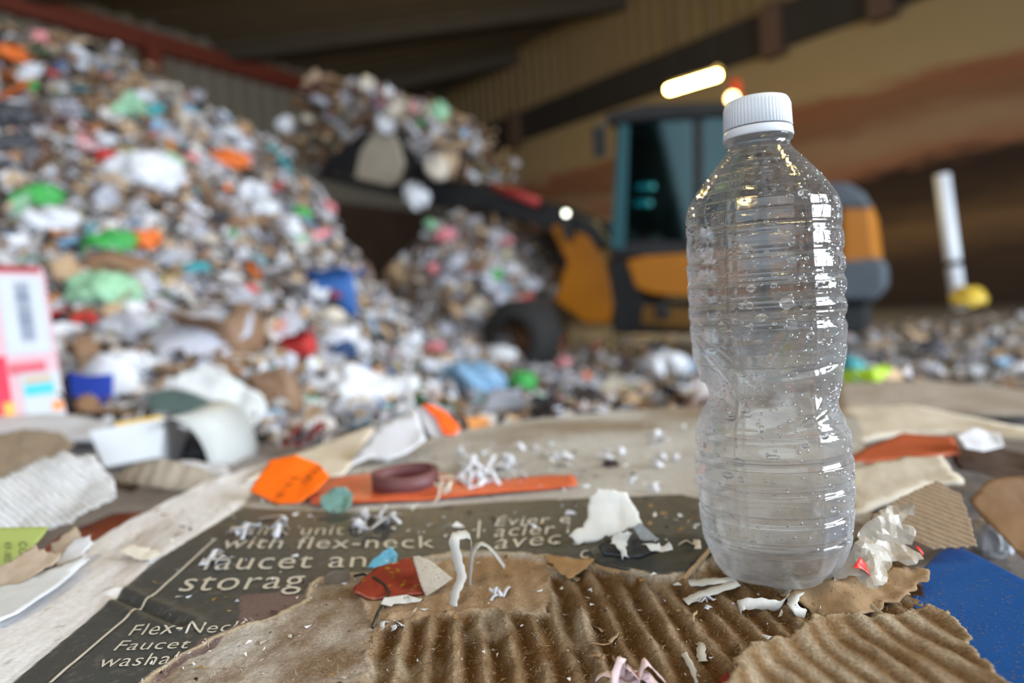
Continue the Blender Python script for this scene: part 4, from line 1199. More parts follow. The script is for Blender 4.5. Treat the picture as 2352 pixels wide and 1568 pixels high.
# torn brown flap and crumpled wrapper at the bottle's foot
sh('cardboard_flap', [(1790, 1372), (1880, 1352), (1985, 1335), (2070, 1312), (2115, 1318), (2134, 1336), (2110, 1352), (2090, 1380), (2020, 1410), (1950, 1428), (1880, 1420)], 'torn brown paper flap between the bottle and the blue plastic', 'cardboard', (1960, 1420), tilt(10), m=m_kraft, jag=.0022, crumple=.0045, cs=80, step=.0016, thick=.0007, lift=.002)
wrp = sh('wrapper', [(1905, 1352), (1930, 1300), (1955, 1252), (1985, 1205), (2012, 1178), (2050, 1160), (2088, 1165), (2094, 1188), (2066, 1205), (2095, 1212), (2098, 1235), (2080, 1246), (2100, 1262), (2122, 1284), (2098, 1300), (2066, 1286), (2048, 1300), (2040, 1325), (2012, 1350), (1975, 1366), (1935, 1370)], 'crumpled whitish wrapper with red print against the foot of the bottle', 'wrapper', (1960, 1372), tilt(48, 10), m=mat('wrapper_film', C(162, 150, 134), .38, .25, .3, 120, spec=.5), jag=.0015, crumple=.0065, cs=95, step=.0021, thick=.0001)
wrp.data.polygons.foreach_set('use_smooth', [False] * len(wrp.data.polygons))
for pts in ([(1940, 1318), (1962, 1290), (1984, 1300), (1992, 1330), (1975, 1322), (1958, 1318)], [(2092, 1262), (2112, 1276), (2104, 1288), (2086, 1268)]):
    rp_ = sheet_px('red_print', pts, G(1960, 1372), tilt(48, 10), mat('red_ink', C(206, 44, 30), .4, .1, .1, 60), .0001, step=.0012, crumple=.0085, cs=85, lift=.0052)
    rp_.parent = wrp; rp_.matrix_parent_inverse = Matrix.Translation(-wrp.location)

# dark lifted flap left of the bottle with its pale torn rim
sh('cardboard_flap', [(1352, 1272), (1400, 1246), (1520, 1235), (1610, 1232), (1640, 1262), (1590, 1312), (1565, 1326), (1500, 1322), (1420, 1312), (1365, 1296)], 'dark printed flap lifting off the fluting just left of the bottle', 'cardboard', (1500, 1322), tilt(5), m=m_dark, jag=.0012, crumple=.0016, cs=50, thick=.0006, lift=.0012)
ribbon('torn_rim', [G(1360, 1298, .0014), G(1420, 1314, .0016), G(1500, 1324, .002), G(1562, 1328, .003), G(1592, 1306, .0045), G(1630, 1262, .0055)], .0022, m_kraft, .0005, side=(0, .6, .8))
tag(bpy.data.objects['torn_rim'], 'pale curled torn edge running along the dark flap', 'paper')

# ================================================================== SCRAPS LYING ON THE CARDBOARD
# maroon roll
c_ = G(931, 1139, .0); rc_ = P(931, 1119, 0)
R_ = abs((P(1003, 1112) - P(860, 1112)).x) / 2; hh = .0120
rt = empty('ribbon_roll', (rc_.x, rc_.y, zat(rc_.x, rc_.y))); tag(rt, 'maroon roll of ribbon lying on the orange tape', 'ribbon roll')
m_mar = mat('maroon_ribbon', C(104, 62, 62), .55, .15, .3, 500)
v, f = [], []; N = 150
for i in range(N):
    a = i / 48 * 2 * PI; r = R_ * (1 - .045 * (i / 48)) * (1 + .01 * math.sin(a * 3)); zz = .0004 * math.sin(a * 2)
    v += [(r * math.cos(a), r * math.sin(a), zz), (r * math.cos(a), r * math.sin(a), zz + hh)]
for i in range(N - 1): f.append((2 * i, 2 * i + 2, 2 * i + 3, 2 * i + 1))
ro = link('coil', mesh('coil', v, f), m_mar, rt); solid(ro, .0008, 0)
m_tape = mat('orange_tape', C(206, 96, 58), .5, .15, .25, 150)
sh('tape_strip', [(690, 1112), (760, 1096), (865, 1084), (1000, 1090), (1150, 1100), (1318, 1092), (1326, 1118), (1200, 1128), (1000, 1146), (880, 1152), (720, 1160)], 'long orange tape strip under the maroon roll', 'tape', (1000, 1146), z=.0015, m=m_tape, jag=.0006, crumple=.0014, cs=60, thick=.0003)
stk = sh('sticker', [(575, 1132), (612, 1075), (622, 1060), (680, 1050), (735, 1068), (757, 1096), (728, 1132), (690, 1158), (640, 1160)], 'bright orange sticker with black marks beside the maroon roll', 'sticker', (650, 1160), tilt(28, -14), m=mat('orange_sticker', C(255, 112, 20), .5, .06, .15, 100), crumple=.002, cs=40, thick=.0002, lift=.001)
m_blk = mat('black_print', C(40, 30, 26), .6, .1, 0, 50)
for k, (s, l, r, t, n_) in enumerate((('1:11', (630, 1150), (672, 1104), (648, 1148), 4), ('10:12', (690, 1112), (735, 1074), (700, 1120), 5))):
    v, f = text_shape(s); n = tilt(28, -14); p0 = G(650, 1160)
    a = PN(*l, p0, n); ux = (PN(*r, p0, n) - a) / v[:, 0].max(); uy = (PN(*t, p0, n) - a) / .72
    lt = link('lettering', mesh('lettering', [tuple(a + ux * x + uy * y + n * .0026 - stk.location) for x, y in v], f), m_blk, smooth=False); lt.parent = stk
sh('film_scrap', [(735, 1160), (742, 1138), (765, 1122), (795, 1120), (810, 1132), (808, 1160), (790, 1178), (755, 1176)], 'crumpled teal film scrap in front of the orange sticker', 'film', (770, 1178), tilt(50), m=mat('teal_wrap', C(98, 132, 122), .35, .15, .3, 90, spec=.5), crumple=.004, cs=110, thick=.0001)
sh('film_scrap', [(842, 1305), (862, 1282), (880, 1268), (900, 1258), (913, 1270), (910, 1292), (890, 1300), (868, 1306)], 'small glossy cyan film scrap on the word faucet', 'film', (870, 1306), tilt(45), m=mat('cyan_film', C(92, 156, 178), .3, .2, .3, 90, spec=.6), crumple=.003, cs=160, thick=.0001)
# red and gold carton fragment with its grey back folded up
sh('carton_fragment', [(812, 1366), (830, 1338), (866, 1310), (945, 1288), (962, 1320), (975, 1368), (900, 1378), (850, 1380)], 'red and gold glossy carton fragment in front of the cyan scrap', 'carton', (880, 1382), tilt(20, 12), m=mat('red_gold', C(132, 52, 36), .35, .5, .2, 60, spec=.6, speck=C(150, 110, 30)), crumple=.002, cs=60, thick=.0012, jag=.0006, lift=.001)
sh('carton_fragment', [(948, 1278), (962, 1276), (990, 1288), (1040, 1328), (1010, 1350), (978, 1370), (965, 1340)], 'grey speckled triangle of carton leaning on the red and gold fragment', 'carton', (990, 1372), tilt(58, 8), m=mat('grey_carton', C(176, 164, 148), .8, .15, .4, 400, speck=C(90, 80, 70)), crumple=.0006, cs=60, thick=.0009)
mi = sh('paper_scrap', [(876, 1392), (884, 1376), (935, 1368), (970, 1378), (965, 1384), (905, 1390), (900, 1396)], 'narrow printed paper scrap in front of the red and gold fragment', 'paper', (900, 1396), tilt(35), m=m_paper, crumple=.0012, cs=150, thick=.0002, lift=.001)
v, f = text_shape('in'); n = tilt(35); p0 = G(900, 1396); a = PN(928, 1384, p0, n); ux = (PN(940, 1382, p0, n) - a) / v[:, 0].max(); uy = (PN(929, 1376, p0, n) - a) / .6
lt = link('lettering', mesh('lettering', [tuple(a + ux * x + uy * y + n * .0026 - mi.location) for x, y in v], f), m_blk, smooth=False); lt.parent = mi
# white card scrap standing in the middle and what it stands on
sh('paper_scrap', [(1305, 1232), (1340, 1212), (1350, 1180), (1352, 1140), (1372, 1122), (1440, 1130), (1462, 1170), (1476, 1208), (1450, 1212), (1400, 1232), (1320, 1250)], 'largest white card scrap, propped up left of the bottle', 'paper', (1380, 1250), tilt(52, 6), m=m_paper, crumple=.0028, cs=55, jag=.001, thick=.0007)
sh('cardboard_scrap', [(1375, 1268), (1385, 1250), (1420, 1245), (1500, 1252), (1512, 1270), (1470, 1288), (1388, 1284)], 'small black printed corrugated scrap in front of the white card scrap', 'cardboard', (1430, 1290), tilt(30), m=mat('black_card', C(44, 46, 50), .5, .3, .3, 300), crumple=.002, cs=120, thick=.0016, lift=.002)
sh('cardboard_scrap', [(1452, 1222), (1470, 1212), (1512, 1248), (1500, 1256), (1470, 1250)], 'striped grey corrugated bit under the white card scrap', 'cardboard', (1480, 1258), tilt(35), m=mat('stripe_card', C(130, 134, 138), .6, .25, .3, 300), crumple=.001, cs=120, thick=.001, curl=ridge_curl(40, .6, .05), lift=.003)
for i, pts in enumerate(([(1398, 1262), (1415, 1235), (1440, 1222), (1450, 1235), (1436, 1262), (1445, 1290), (1428, 1294), (1416, 1270)], [(1470, 1262), (1500, 1258), (1540, 1262), (1530, 1274), (1490, 1276)])):
    sh('paper_fluff', pts, ('curl of torn white fluff on the black corrugated scrap', 'flat tuft of torn white fluff right of the black corrugated scrap')[i], 'paper', (1430, 1292), tilt(45), m=m_paper, crumple=.004, cs=200, step=.0011, jag=.0015, thick=.0003, lift=.004)
# clear bead
bm = bmesh.new(); bmesh.ops.create_icosphere(bm, subdivisions=3, radius=1)
for q in bm.verts: q.co = Vector((q.co.x * .0062, q.co.y * .005, q.co.z * .0028)) * (1 + .12 * float(fbm(np.array(q.co.x * 2), np.array(q.co.y * 2 + q.co.z), 3, 2)))
pt = G(775, 1332)
glm = bpy.data.materials.new('clear_gel'); glm.use_nodes = True; b = glm.node_tree.nodes['Principled BSDF']; b.inputs['Base Color'].default_value = (.95, .9, .82, 1); b.inputs['Transmission Weight'].default_value = .85; b.inputs['Roughness'].default_value = .12; b.inputs['IOR'].default_value = 1.4
nz = glm.node_tree.nodes.new('ShaderNodeTexNoise'); nz.inputs['Scale'].default_value = 300; bp = glm.node_tree.nodes.new('ShaderNodeBump'); bp.inputs['Distance'].default_value = .001
glm.node_tree.links.new(nz.outputs['Fac'], bp.inputs['Height']); glm.node_tree.links.new(bp.outputs['Normal'], b.inputs['Normal'])
ob = link('gel_lump', from_bm('gel_lump', bm), glm); ob.location = pt + Vector((0, 0, .0015)); tag(ob, 'clear glossy lump just right of the word storage', 'lump')
# black twisted thread
bm = bmesh.new(); tube(bm, [G(814, 1322, .002), G(835, 1318, .004), G(860, 1326, .005), G(885, 1345, .004), G(893, 1358, .003), G(880, 1385, .002), G(868, 1405, .0016), G(856, 1440, .001)], .0007, 7)
ob = link('twist_tie', from_bm('twist_tie', bm), mat('black_thread', C(46, 40, 34), .4, .3, .3, 600, spec=.5)); recenter(ob, G(868, 1400)); tag(ob, 'black twisted thread running over the red and gold fragment', 'thread')
# tall curled strips
d0 = (G(1042, 1390) - CAM).dot(FWD)
def st(name, path, wd, label, m=None, group=None, **k):
    o = ribbon(name, path, wd, m or m_paper, **k); tag(o, label, 'paper', group); return o
st('paper_strip', [G(1040, 1392), Q(1046, 1360, d0 + .001), Q(1060, 1325, d0 + .004), Q(1052, 1290, d0 + .006), Q(1043, 1240, d0 + .007), Q(1058, 1228, d0 + .011), Q(1078, 1230, d0 + .016), Q(1083, 1256, d0 + .02)], .0042, 'tall curled paper strip standing up beside the grey carton triangle', side=(.75, -.6, 0), twist=1.0)
d1 = (G(1080, 1342) - CAM).dot(FWD)
st('paper_strip', [G(1078, 1344), Q(1081, 1300, d1 + .001), Q(1086, 1268, d1 + .003), Q(1104, 1248, d1 + .004), Q(1130, 1262, d1 + .005), Q(1160, 1302, d1 + .006)], .0032, 'arched paper strip right of the tall curled strip', side=(.4, -.9, .2), twist=.8)
st('paper_strip', [G(1548, 1336, .001), G(1600, 1338, .002), G(1640, 1334, .003), G(1690, 1332, .004)], .0042, 'upper strip of the pair before the bottle', side=(0, 1, .15))
st('paper_strip', [G(1574, 1382, .001), G(1600, 1370, .0022), G(1640, 1356, .003), G(1696, 1338, .0045)], .0040, 'lower strip of the pair before the bottle', side=(0, 1, .3))
st('paper_strip', [G(1698, 1402, .001), G(1705, 1388, .004), G(1750, 1386, .003), G(1792, 1390, .0025), G(1806, 1368, .002), G(1816, 1348, .001)], .0040, 'twisted strip coming out from under the bottle', side=(.1, .8, .6), twist=1.6)
st('paper_strip', [G(1850, 1412, .0008), G(1824, 1396, .003), G(1822, 1376, .004), G(1838, 1358, .002), G(1846, 1346, .001)], .0038, 'small curled leaf of paper under the bottle, right of the twisted strip', side=(.8, .5, .2), twist=.9)
st('paper_strip', [G(1614, 1474, .001), G(1610, 1496, .0016), G(1614, 1518, .001)], .0030, 'short flat strip lying alone on the fluting', side=(1, 0, .1))
st('paper_strip', [G(1570, 1498, .001), G(1588, 1530, .0016), G(1604, 1566, .001)], .0020, 'thin pale sliver along a flute at the bottom edge', side=(1, .2, .3))
st('paper_strip', [G(1255, 1295, .002), G(1290, 1312, .003), G(1330, 1332, .0015)], .0034, 'pale tan torn strip on the smooth brown layer', m_kraft, side=(.3, 1, .1))
sh('cardboard_scrap', [(1248, 1286), (1300, 1290), (1362, 1292), (1350, 1315), (1308, 1338), (1280, 1318)], 'torn brown corner of paper hanging over the fluting', 'cardboard', (1300, 1336), tilt(8), m=mat('kraft_mid', C(158, 124, 84), .85, .2, .5, 260), jag=.001, crumple=.001, thick=.0005, lift=.002)
# shredded paper lots
def shred_lot(cx, cy, rx, ry, n, group, label, seed, wd=.0034, ln=(.010, .022), m=None, hi=.006):
    rr = random.Random(seed)
    for k in range(n):
        px, py = cx + rr.uniform(-rx, rx), cy + rr.uniform(-ry, ry); p = G(px, py, .001); th = rr.uniform(0, 6.3); L = rr.uniform(*ln)
        d = Vector((math.cos(th), math.sin(th), 0)) * L
        up = rr.uniform(.2, 1) * hi
        path = [p - d * .5, p - d * .15 + Vector((rr.uniform(-.2, .2) * L, 0, up)), p + d * .2 + Vector((0, rr.uniform(-.2, .2) * L, up * rr.uniform(.2, .8))), p + d * .5 + Vector((0, 0, up * rr.uniform(0, .9)))]
        o = ribbon('paper_shred', path, wd * rr.uniform(.7, 1.3), m or m_paperw, side=(-d.y, d.x, rr.uniform(-.004, .006)), twist=rr.uniform(-1.2, 1.2), sub=4); tag(o, label, 'paper', group)
shred_lot(600, 1215, 50, 22, 7, 'shreds at the corner of the print', 'white paper shred at the upper left corner of the dark print', 1)
shred_lot(495, 1283, 22, 8, 3, 'shreds before the word faucet', 'white paper shred lying at the start of the word faucet', 2, .0036, (.008, .014), hi=.004)
shred_lot(850, 1205, 50, 16, 9, 'shreds below the teal scrap', 'white paper shred between the teal film scrap and the word flex', 3)
shred_lot(1125, 1095, 65, 26, 18, 'shreds by the maroon roll', 'white paper shred in the loose tangle right of the maroon roll', 4, .0034, (.012, .03), hi=.010)
shred_lot(1022, 1125, 10, 22, 5, 'shreds touching the maroon roll', 'yellowish shred touching the right side of the maroon roll', 5, .0026, (.012, .024), m=m_cream, hi=.010)
shred_lot(1200, 1050, 160, 26, 12, 'shreds behind the maroon roll', 'small paper shred on the plain board behind the maroon roll', 6, .005, (.008, .016), hi=.006)
shred_lot(1470, 1075, 110, 50, 8, 'shreds on the board left of the bottle', 'small white shred on the plain board left of the bottle', 7, .005, (.006, .014), hi=.006)
shred_lot(1150, 1360, 14, 12, 5, 'shreds on the smooth brown layer', 'tiny shred in the tuft on the smooth brown layer', 8, .0014, (.004, .009), hi=.003)
shred_lot(900, 1445, 20, 14, 4, 'tuft left of the flutes', 'tiny torn shred at the left end of the fluting', 9, .0018, (.004, .009), hi=.003)
shred_lot(1612, 1386, 16, 10, 5, 'fluff below the strip pair', 'tiny white fluff shred beside the strip pair', 10, .0014, (.003, .007), hi=.0025)
shred_lot(1455, 1566, 44, 10, 7, 'pinkish shreds at the bottom edge', 'pinkish white shred in the tuft at the bottom edge', 11, .0034, (.008, .016), m=mat('pink_white', C(226, 200, 200), .6, .15, .2, 200), hi=.008)
shred_lot(1530, 1470, 170, 60, 9, 'shreds between the flutes', 'tiny torn shred caught between the bare flutes', 12, .0014, (.003, .008), m=m_kraft, hi=.0025)
shred_lot(1540, 1245, 60, 14, 5, 'shreds on the dark flap', 'small dirty shred on the dark flap left of the bottle', 13, .003, (.006, .012), m=m_cream, hi=.004)
shred_lot(1520, 1010, 16, 16, 2, 'white bits far on the board', 'bright white bit standing on the far part of the board', 14, .008, (.014, .022), hi=.012)
ob = sh('paper_scrap', [(1650, 1566), (1668, 1548), (1690, 1556), (1694, 1572), (1660, 1580)], 'small dark red scrap at the bottom edge', 'paper', (1670, 1575), tilt(20), m=mat('dark_red', C(120, 20, 24), .5, .1, .2, 100), thick=.0003, lift=.001)
sh('film_scrap', [(1380, 1066), (1395, 1055), (1418, 1056), (1422, 1068), (1400, 1074)], 'tiny black and pink scrap on the board left of the bottle', 'film', (1400, 1074), tilt(40), m=mat('black_pink', C(40, 30, 40), .4, .3, .2, 100), crumple=.002, cs=100)
# crumbs: small grit nobody could count
V, Fs = [], []
for k in range(900):
    px = rng.uniform(300, 2100); py = rng.uniform(960, 1568) if rng.random() < .6 else rng.uniform(1000, 1250); p = G(px, py)
    i = int(np.clip((p.x - xs[0]) / .00085, 0, ni - 1)); j = int(np.clip(np.searchsorted(ys, p.y), 0, nj - 1))
    if d_out[i, j] < .002: continue
    s = rng.uniform(.0003, .0011) * (p.y / .25); b = len(V)
    for q in rng.normal(0, 1, (4, 3)): V.append(Vector((p.x + q[0] * s, p.y + q[1] * s, p.z + abs(q[2]) * s * .8)))
    Fs += [(b, b + 1, b + 2), (b, b + 2, b + 3), (b, b + 3, b + 1), (b + 1, b + 3, b + 2)]
me = mesh('paper_crumbs', V, Fs); ca = me.color_attributes.new('tint', 'FLOAT_COLOR', 'POINT')
cr = np.repeat(np.array([[C(226, 222, 216), C(190, 180, 166), C(60, 52, 46), C(150, 116, 70), C(214, 214, 220)][rng.integers(5)] for _ in range(len(V) // 4)]), 4, 0)
ca.data.foreach_set('color', cr.astype(np.float32).ravel())
ob = link('paper_crumbs', me, attr_mat('crumb', .8, 200, .0003, .2, .1), smooth=False); tag(ob, 'grit and paper crumbs strewn over the flattened box', 'crumbs', kind='stuff')

# ================================================================== NEAR LEFT
gl_ = sh('label_card', [(-30, 1213), (112, 1209), (96, 1232), (70, 1262), (40, 1290), (-30, 1330)], 'yellow green card with black code letters at the left edge', 'card', (40, 1292), tilt(52, 6), z=.004, m=mat('lime_card', C(152, 162, 84), .45, .08, .1, 40, spec=.5), crumple=.001, cs=30, thick=.0006)
n = tilt(52, 6); p0 = P(40, 1292, .004)
for s, l, r, t, h_ in (('COL', (47, 1245), (47, 1288), (66, 1245), .72), ('KF-302', (14, 1247), (14, 1292), (30, 1247), .72)):
    v, f = text_shape(s); a = PN(*l, p0, n); ux = (PN(*r, p0, n) - a) / v[:, 0].max(); uy = (PN(*t, p0, n) - a) / h_
    lt = link('lettering', mesh('lettering', [tuple(a + ux * x + uy * y + n * .0016 - gl_.location) for x, y in v], f), m_blk, smooth=False); lt.parent = gl_
sh('cardboard_scrap', [(-20, 1352), (-20, 1310), (36, 1284), (84, 1250), (104, 1262), (140, 1268), (136, 1282), (96, 1308), (50, 1340)], 'fuzzy torn tan layer in front of the yellow green card', 'cardboard', (60, 1340), tilt(30, 6), z=.003, m=mat('fuzzy_tan', C(172, 152, 132), .9, .15, .6, 260), jag=.0015, crumple=.002, cs=70, thick=.001)
sh('cardboard_scrap', [(118, 1256), (150, 1226), (172, 1208), (185, 1222), (178, 1240), (150, 1262), (128, 1276)], 'small fuzzy tan tear behind the white torn layer', 'cardboard', (140, 1275), tilt(35), z=.003, m=mat('fuzzy_tan', C(172, 152, 132)), jag=.0012, crumple=.002, cs=70, thick=.001)
sh('paper_layer', [(132, 1292), (150, 1262), (182, 1236), (210, 1232), (216, 1248), (190, 1270), (206, 1284), (170, 1305), (140, 1310)], 'white torn paper layer beside the fuzzy tan tear', 'paper', (150, 1305), tilt(14), z=.003, m=m_paperw, jag=.0012, crumple=.0016, cs=60, thick=.0007)
sh('paper_layer', [(-60, 1450), (-60, 1352), (44, 1342), (120, 1308), (190, 1280), (200, 1292), (120, 1352), (40, 1408)], 'bright white folded paper layer at the lower left edge', 'paper', (60, 1395), tilt(3), z=.003, m=mat('bright_paper', C(214, 216, 220), .5, .08, .2, 60), jag=.0006, crumple=.0012, cs=40, thick=.001)
sh('paper_layer', [(270, 1270), (300, 1256), (345, 1262), (370, 1276), (345, 1292), (310, 1288)], 'lifted cream tear on the white side of the box', 'paper', (320, 1292), tilt(12), m=mat('tear_cream', C(222, 214, 200), .8, .1, .4, 200), jag=.001, crumple=.001, thick=.0005, lift=.001)
sh('carton', [(100, 1262), (150, 1225), (260, 1186), (330, 1180), (260, 1216), (190, 1252), (130, 1300)], 'rusty red carton in the dark gap beside the white side', 'carton', (180, 1240), z=-.02, m=mat('rust_red', C(134, 62, 34), .6, .3, .2, 40), crumple=.003, cs=30)
sh('newspaper', [(-40, 1260), (-40, 1150), (20, 1105), (60, 1075), (150, 1048), (225, 1058), (258, 1095), (268, 1142), (225, 1170), (170, 1205), (90, 1218)], 'crumpled grey printed newspaper at the left edge behind the yellow green card', 'newspaper', (120, 1215), tilt(36, 10), z=-.012, m=mat('newsprint', C(205, 202, 200), .7, .2, .3, 90, speck=C(120, 120, 124)), jag=.002, crumple=.010, cs=26, curl=ridge_curl(16, 1.0, .05), step=.004, thick=.0004)
sh('corrugated_paper', [(-30, 1105), (-30, 1005), (60, 990), (140, 995), (172, 1022), (130, 1065), (70, 1085), (30, 1095)], 'brown ribbed paper roll at the left edge behind the newspaper', 'cardboard', (60, 1090), tilt(45, 8), z=-.03, m=mat('ribbed_brown', C(128, 110, 90), .8, .25, .3, 60), crumple=.006, cs=22, curl=ridge_curl(22, 1.1, .06), step=.004)
sh('magazine', [(-40, 1008), (-40, 965), (100, 958), (230, 966), (270, 1000), (230, 1015), (120, 1018)], 'flat grey magazine lying under the printed carton', 'magazine', (100, 1015), tilt(8), z=-.02, m=mat('grey_mag', C(196, 196, 200), .5, .2, .2, 14), crumple=.008, cs=12, thick=.006)
sh('corrugated_paper', [(255, 1092), (290, 1074), (380, 1072), (470, 1082), (530, 1100), (500, 1122), (420, 1140), (340, 1132), (280, 1116)], 'curved grey brown corrugated strip in front of the food tray', 'cardboard', (400, 1138), tilt(36), z=-.014, m=mat('curved_corr', C(156, 144, 130), .8, .2, .3, 120), crumple=.005, cs=30, curl=lambda u, v: .35 * (1 - u * u) - .2 + .03 * np.abs(np.sin(u * 40)), step=.003, thick=.001)
sh('cardboard_scrap', [(258, 1105), (276, 1088), (300, 1092), (320, 1120), (300, 1130), (270, 1122)], 'dark open end of the curved corrugated strip', 'cardboard', (290, 1130), tilt(60), z=-.016, m=mat('dark_brown', C(70, 50, 36)), crumple=.003, cs=60)
# lines of print on the newspaper
npm = MATS['newsprint']; nt = npm.node_tree; bb = nt.nodes['Principled BSDF']; src = bb.inputs['Base Color'].links[0].from_socket
tcn = nt.nodes.new('ShaderNodeTexCoord'); wv = nt.nodes.new('ShaderNodeTexWave'); wv.inputs['Scale'].default_value = 105; wv.inputs['Distortion'].default_value = 3.0; wv.inputs['Detail'].default_value = 3; wv.bands_direction = 'DIAGONAL'
nt.links.new(tcn.outputs['Object'], wv.inputs['Vector']); rmp = nt.nodes.new('ShaderNodeValToRGB'); rmp.color_ramp.elements[0].position = .62; rmp.color_ramp.elements[1].position = .78
nt.links.new(wv.outputs['Fac'], rmp.inputs['Fac']); mxn = nt.nodes.new('ShaderNodeMix'); mxn.data_type = 'RGBA'; mxn.inputs['B'].default_value = C(158, 158, 162)
nt.links.new(rmp.outputs['Color'], mxn.inputs['Factor']); nt.links.new(src, mxn.inputs['A']); nt.links.new(mxn.outputs['Result'], bb.inputs['Base Color'])
# food tray
pc = Q(322, 1030, .80); tw = 165 * .80 / F; th_ = .042
bm = bmesh.new(); r0 = [(-.36, -.30, 0), (.36, -.30, 0), (.36, .30, 0), (-.36, .30, 0)]; r1 = [(-.5, -.42, 1), (.5, -.42, 1), (.5, .42, 1), (-.5, .42, 1)]
v = [bm.verts.new((a * tw, b * tw, c * th_)) for a, b, c in r0 + r1]
bm.faces.new(v[0:4][::-1])
for i in range(4): bm.faces.new((v[i], v[(i + 1) % 4], v[4 + (i + 1) % 4], v[4 + i]))
tr_ = link('food_tray', from_bm('food_tray', bm), mat('tray_white', C(224, 226, 230), .4, .04, .05, 20), smooth=False); tr_.location = pc - Vector((0, 0, th_ * .5)); tr_.rotation_euler = (-.42, -.10, .12); solid(tr_, .0014); bevel(tr_, .002)
tag(tr_, 'white tapered food tray with a yellow lid edge among the scraps at the left', 'tray')
bm = bmesh.new(); box(bm, (-.2 * tw, -.34 * tw, th_ * .98), (.40 * tw, .36 * tw, th_ * 1.16)); ld = link('insert', from_bm('insert', bm), mat('yellow_insert', C(226, 184, 70), .5, .1, .1, 40), tr_, smooth=False); ld['label'] = 'yellow insert'
# curled paper right of the tray
rb = ribbon('paper_curl', [Q(412, 975, .82), Q(440, 946, .82), Q(486, 950, .82), Q(520, 990, .82), Q(538, 1040, .82), Q(536, 1078, .82)], .09, mat('curl_white', C(182, 183, 180), .55, .15, .2, 30), .0008, side=(.25, 1, .1)); tag(rb, 'white paper curled into an arch right of the food tray', 'paper')
piece('plastic_bag', 'dark grey', Q(455, 1030, .86), .052, (.3, .2, .4), 'black bag inside the white paper arch')
sh('paper_scrap', [(340, 1078), (420, 1058), (520, 1068), (530, 1090), (440, 1096)], 'pale bluish paper lying below the white paper arch', 'paper', (430, 1096), tilt(14), z=-.03, m=m_paperw, crumple=.004, cs=30)
# grey and white bag with dark green underside
sh('woven_bag', [(390, 888), (420, 856), (470, 846), (540, 872), (600, 904), (614, 935), (598, 972), (572, 1002), (548, 968), (505, 930), (440, 905)], 'white woven bag folded over its dark green side, behind the white paper arch', 'bag', (560, 1000), tilt(48, -8), z=-.06, m=mat('woven_white', C(222, 226, 228), .5, .08, .3, 60), crumple=.014, cs=16, step=.006)
sh('woven_bag', [(338, 945), (345, 905), (390, 892), (450, 905), (510, 940), (552, 975), (565, 1004), (535, 1000), (480, 962), (400, 950)], 'dark green underside of the folded white woven bag', 'bag', (540, 1003), tilt(55, -8), z=-.06, m=mat('woven_green', C(78, 96, 92), .6, .2, .3, 60), crumple=.008, cs=16, step=.006)
# blue and white packaging
pk = sh('package', [(196, 965), (178, 900), (200, 850), (250, 822), (310, 845), (332, 900), (318, 978), (260, 985)], 'white packet with a dark blue band between the printed carton and the woven bag', 'package', (260, 980), tilt(62), z=-.06, m=mat('packet_white', C(222, 226, 236), .4, .06, .2, 20), crumple=.012, cs=14, curl=lambda u, v: .3 * (1 - u * u), step=.008)
rp_ = sheet_px('band', [(190, 875), (235, 885), (292, 880), (290, 970), (240, 978), (200, 945)], P(260, 980, -.06), tilt(62), mat('band_blue', C(32, 66, 168), .4, .12, .1, 20), .001, step=.008, crumple=.004, cs=14, lift=.046)
rp_.parent = pk; rp_.matrix_parent_inverse = Matrix.Translation(-pk.location); rp_['label'] = 'dark blue band'
# printed carton at the left edge
b0 = Q(35, 978, 1.02); b1 = Q(168, 955, 1.10); tdir = (Q(112, 612, 1.16) - b1)
ud = b1 - b0; nn = ud.cross(tdir).normalized(); dpt = -nn * -.055
if nn.y > 0: nn = -nn
ct = empty('printed_carton', b0 - ud * .35); tag(ct, 'white and pink carton with a barcode, leaning at the left edge', 'carton')
o0 = Vector((0, 0, 0)); uu = ud * 1.25; ww = ud * 1.35
def face_pt(u, v, h=0.0): return uu * u + tdir * v + nn * h
bm = bmesh.new(); v = [bm.verts.new(p) for p in (o0, uu, uu + tdir, tdir, o0 - nn * .06, uu - nn * .06 + ud * .22, uu + tdir - nn * .06 + ud * .22, tdir - nn * .06)]
for f in ((0, 1, 2, 3), (1, 5, 6, 2), (5, 4, 7, 6), (4, 0, 3, 7), (0, 4, 5, 1), (3, 2, 6, 7)): bm.faces.new([v[i] for i in f])
bmesh.ops.recalc_face_normals(bm, faces=bm.faces[:])
bx = link('carton_body', from_bm('carton_body', bm), mat('carton_pink', C(204, 164, 172), .5, .1, .1, 20), ct, smooth=False); bevel(bx, .003)
def prn(name, u0, v0, u1, v1, c, lab, h=.001):
    ob = link(name, mesh(name, [face_pt(u0, v0, h), face_pt(u1, v0, h), face_pt(u1, v1, h), face_pt(u0, v1, h)], [(0, 1, 2, 3)]), mat('ink_%d_%d_%d' % c, C(*c), .5, .06, 0, 20), ct, smooth=False)
    if lab: ob['label'] = lab
    return ob
prn('label_field', .30, .42, .93, .93, (186, 190, 198), 'white field with the barcode')
prn('label_field', .42, .02, .97, .30, (184, 188, 192), 'white lower field', .0012)
prn('red_print', .02, .02, .28, .42, (214, 40, 70), 'crimson area'); prn('red_print', .30, .30, .80, .37, (196, 90, 104), 'faded red line of print'); prn('red_print', .0, .955, .93, 1.0, (150, 50, 54), 'dark red top edge')
prn('teal_print', .46, .16, .86, .23, (70, 180, 190), 'teal block', .0018); prn('brown_print', .48, .245, .84, .27, (190, 150, 100), 'light brown line', .0018); prn('orange_print', .80, .05, .96, .11, (226, 140, 80), 'orange mark', .0018); prn('yellow_print', .16, .03, .30, .14, (236, 170, 80), 'yellow orange corner', .0018)
brg = random.Random(4); vv_ = .50; V, Fs = [], []
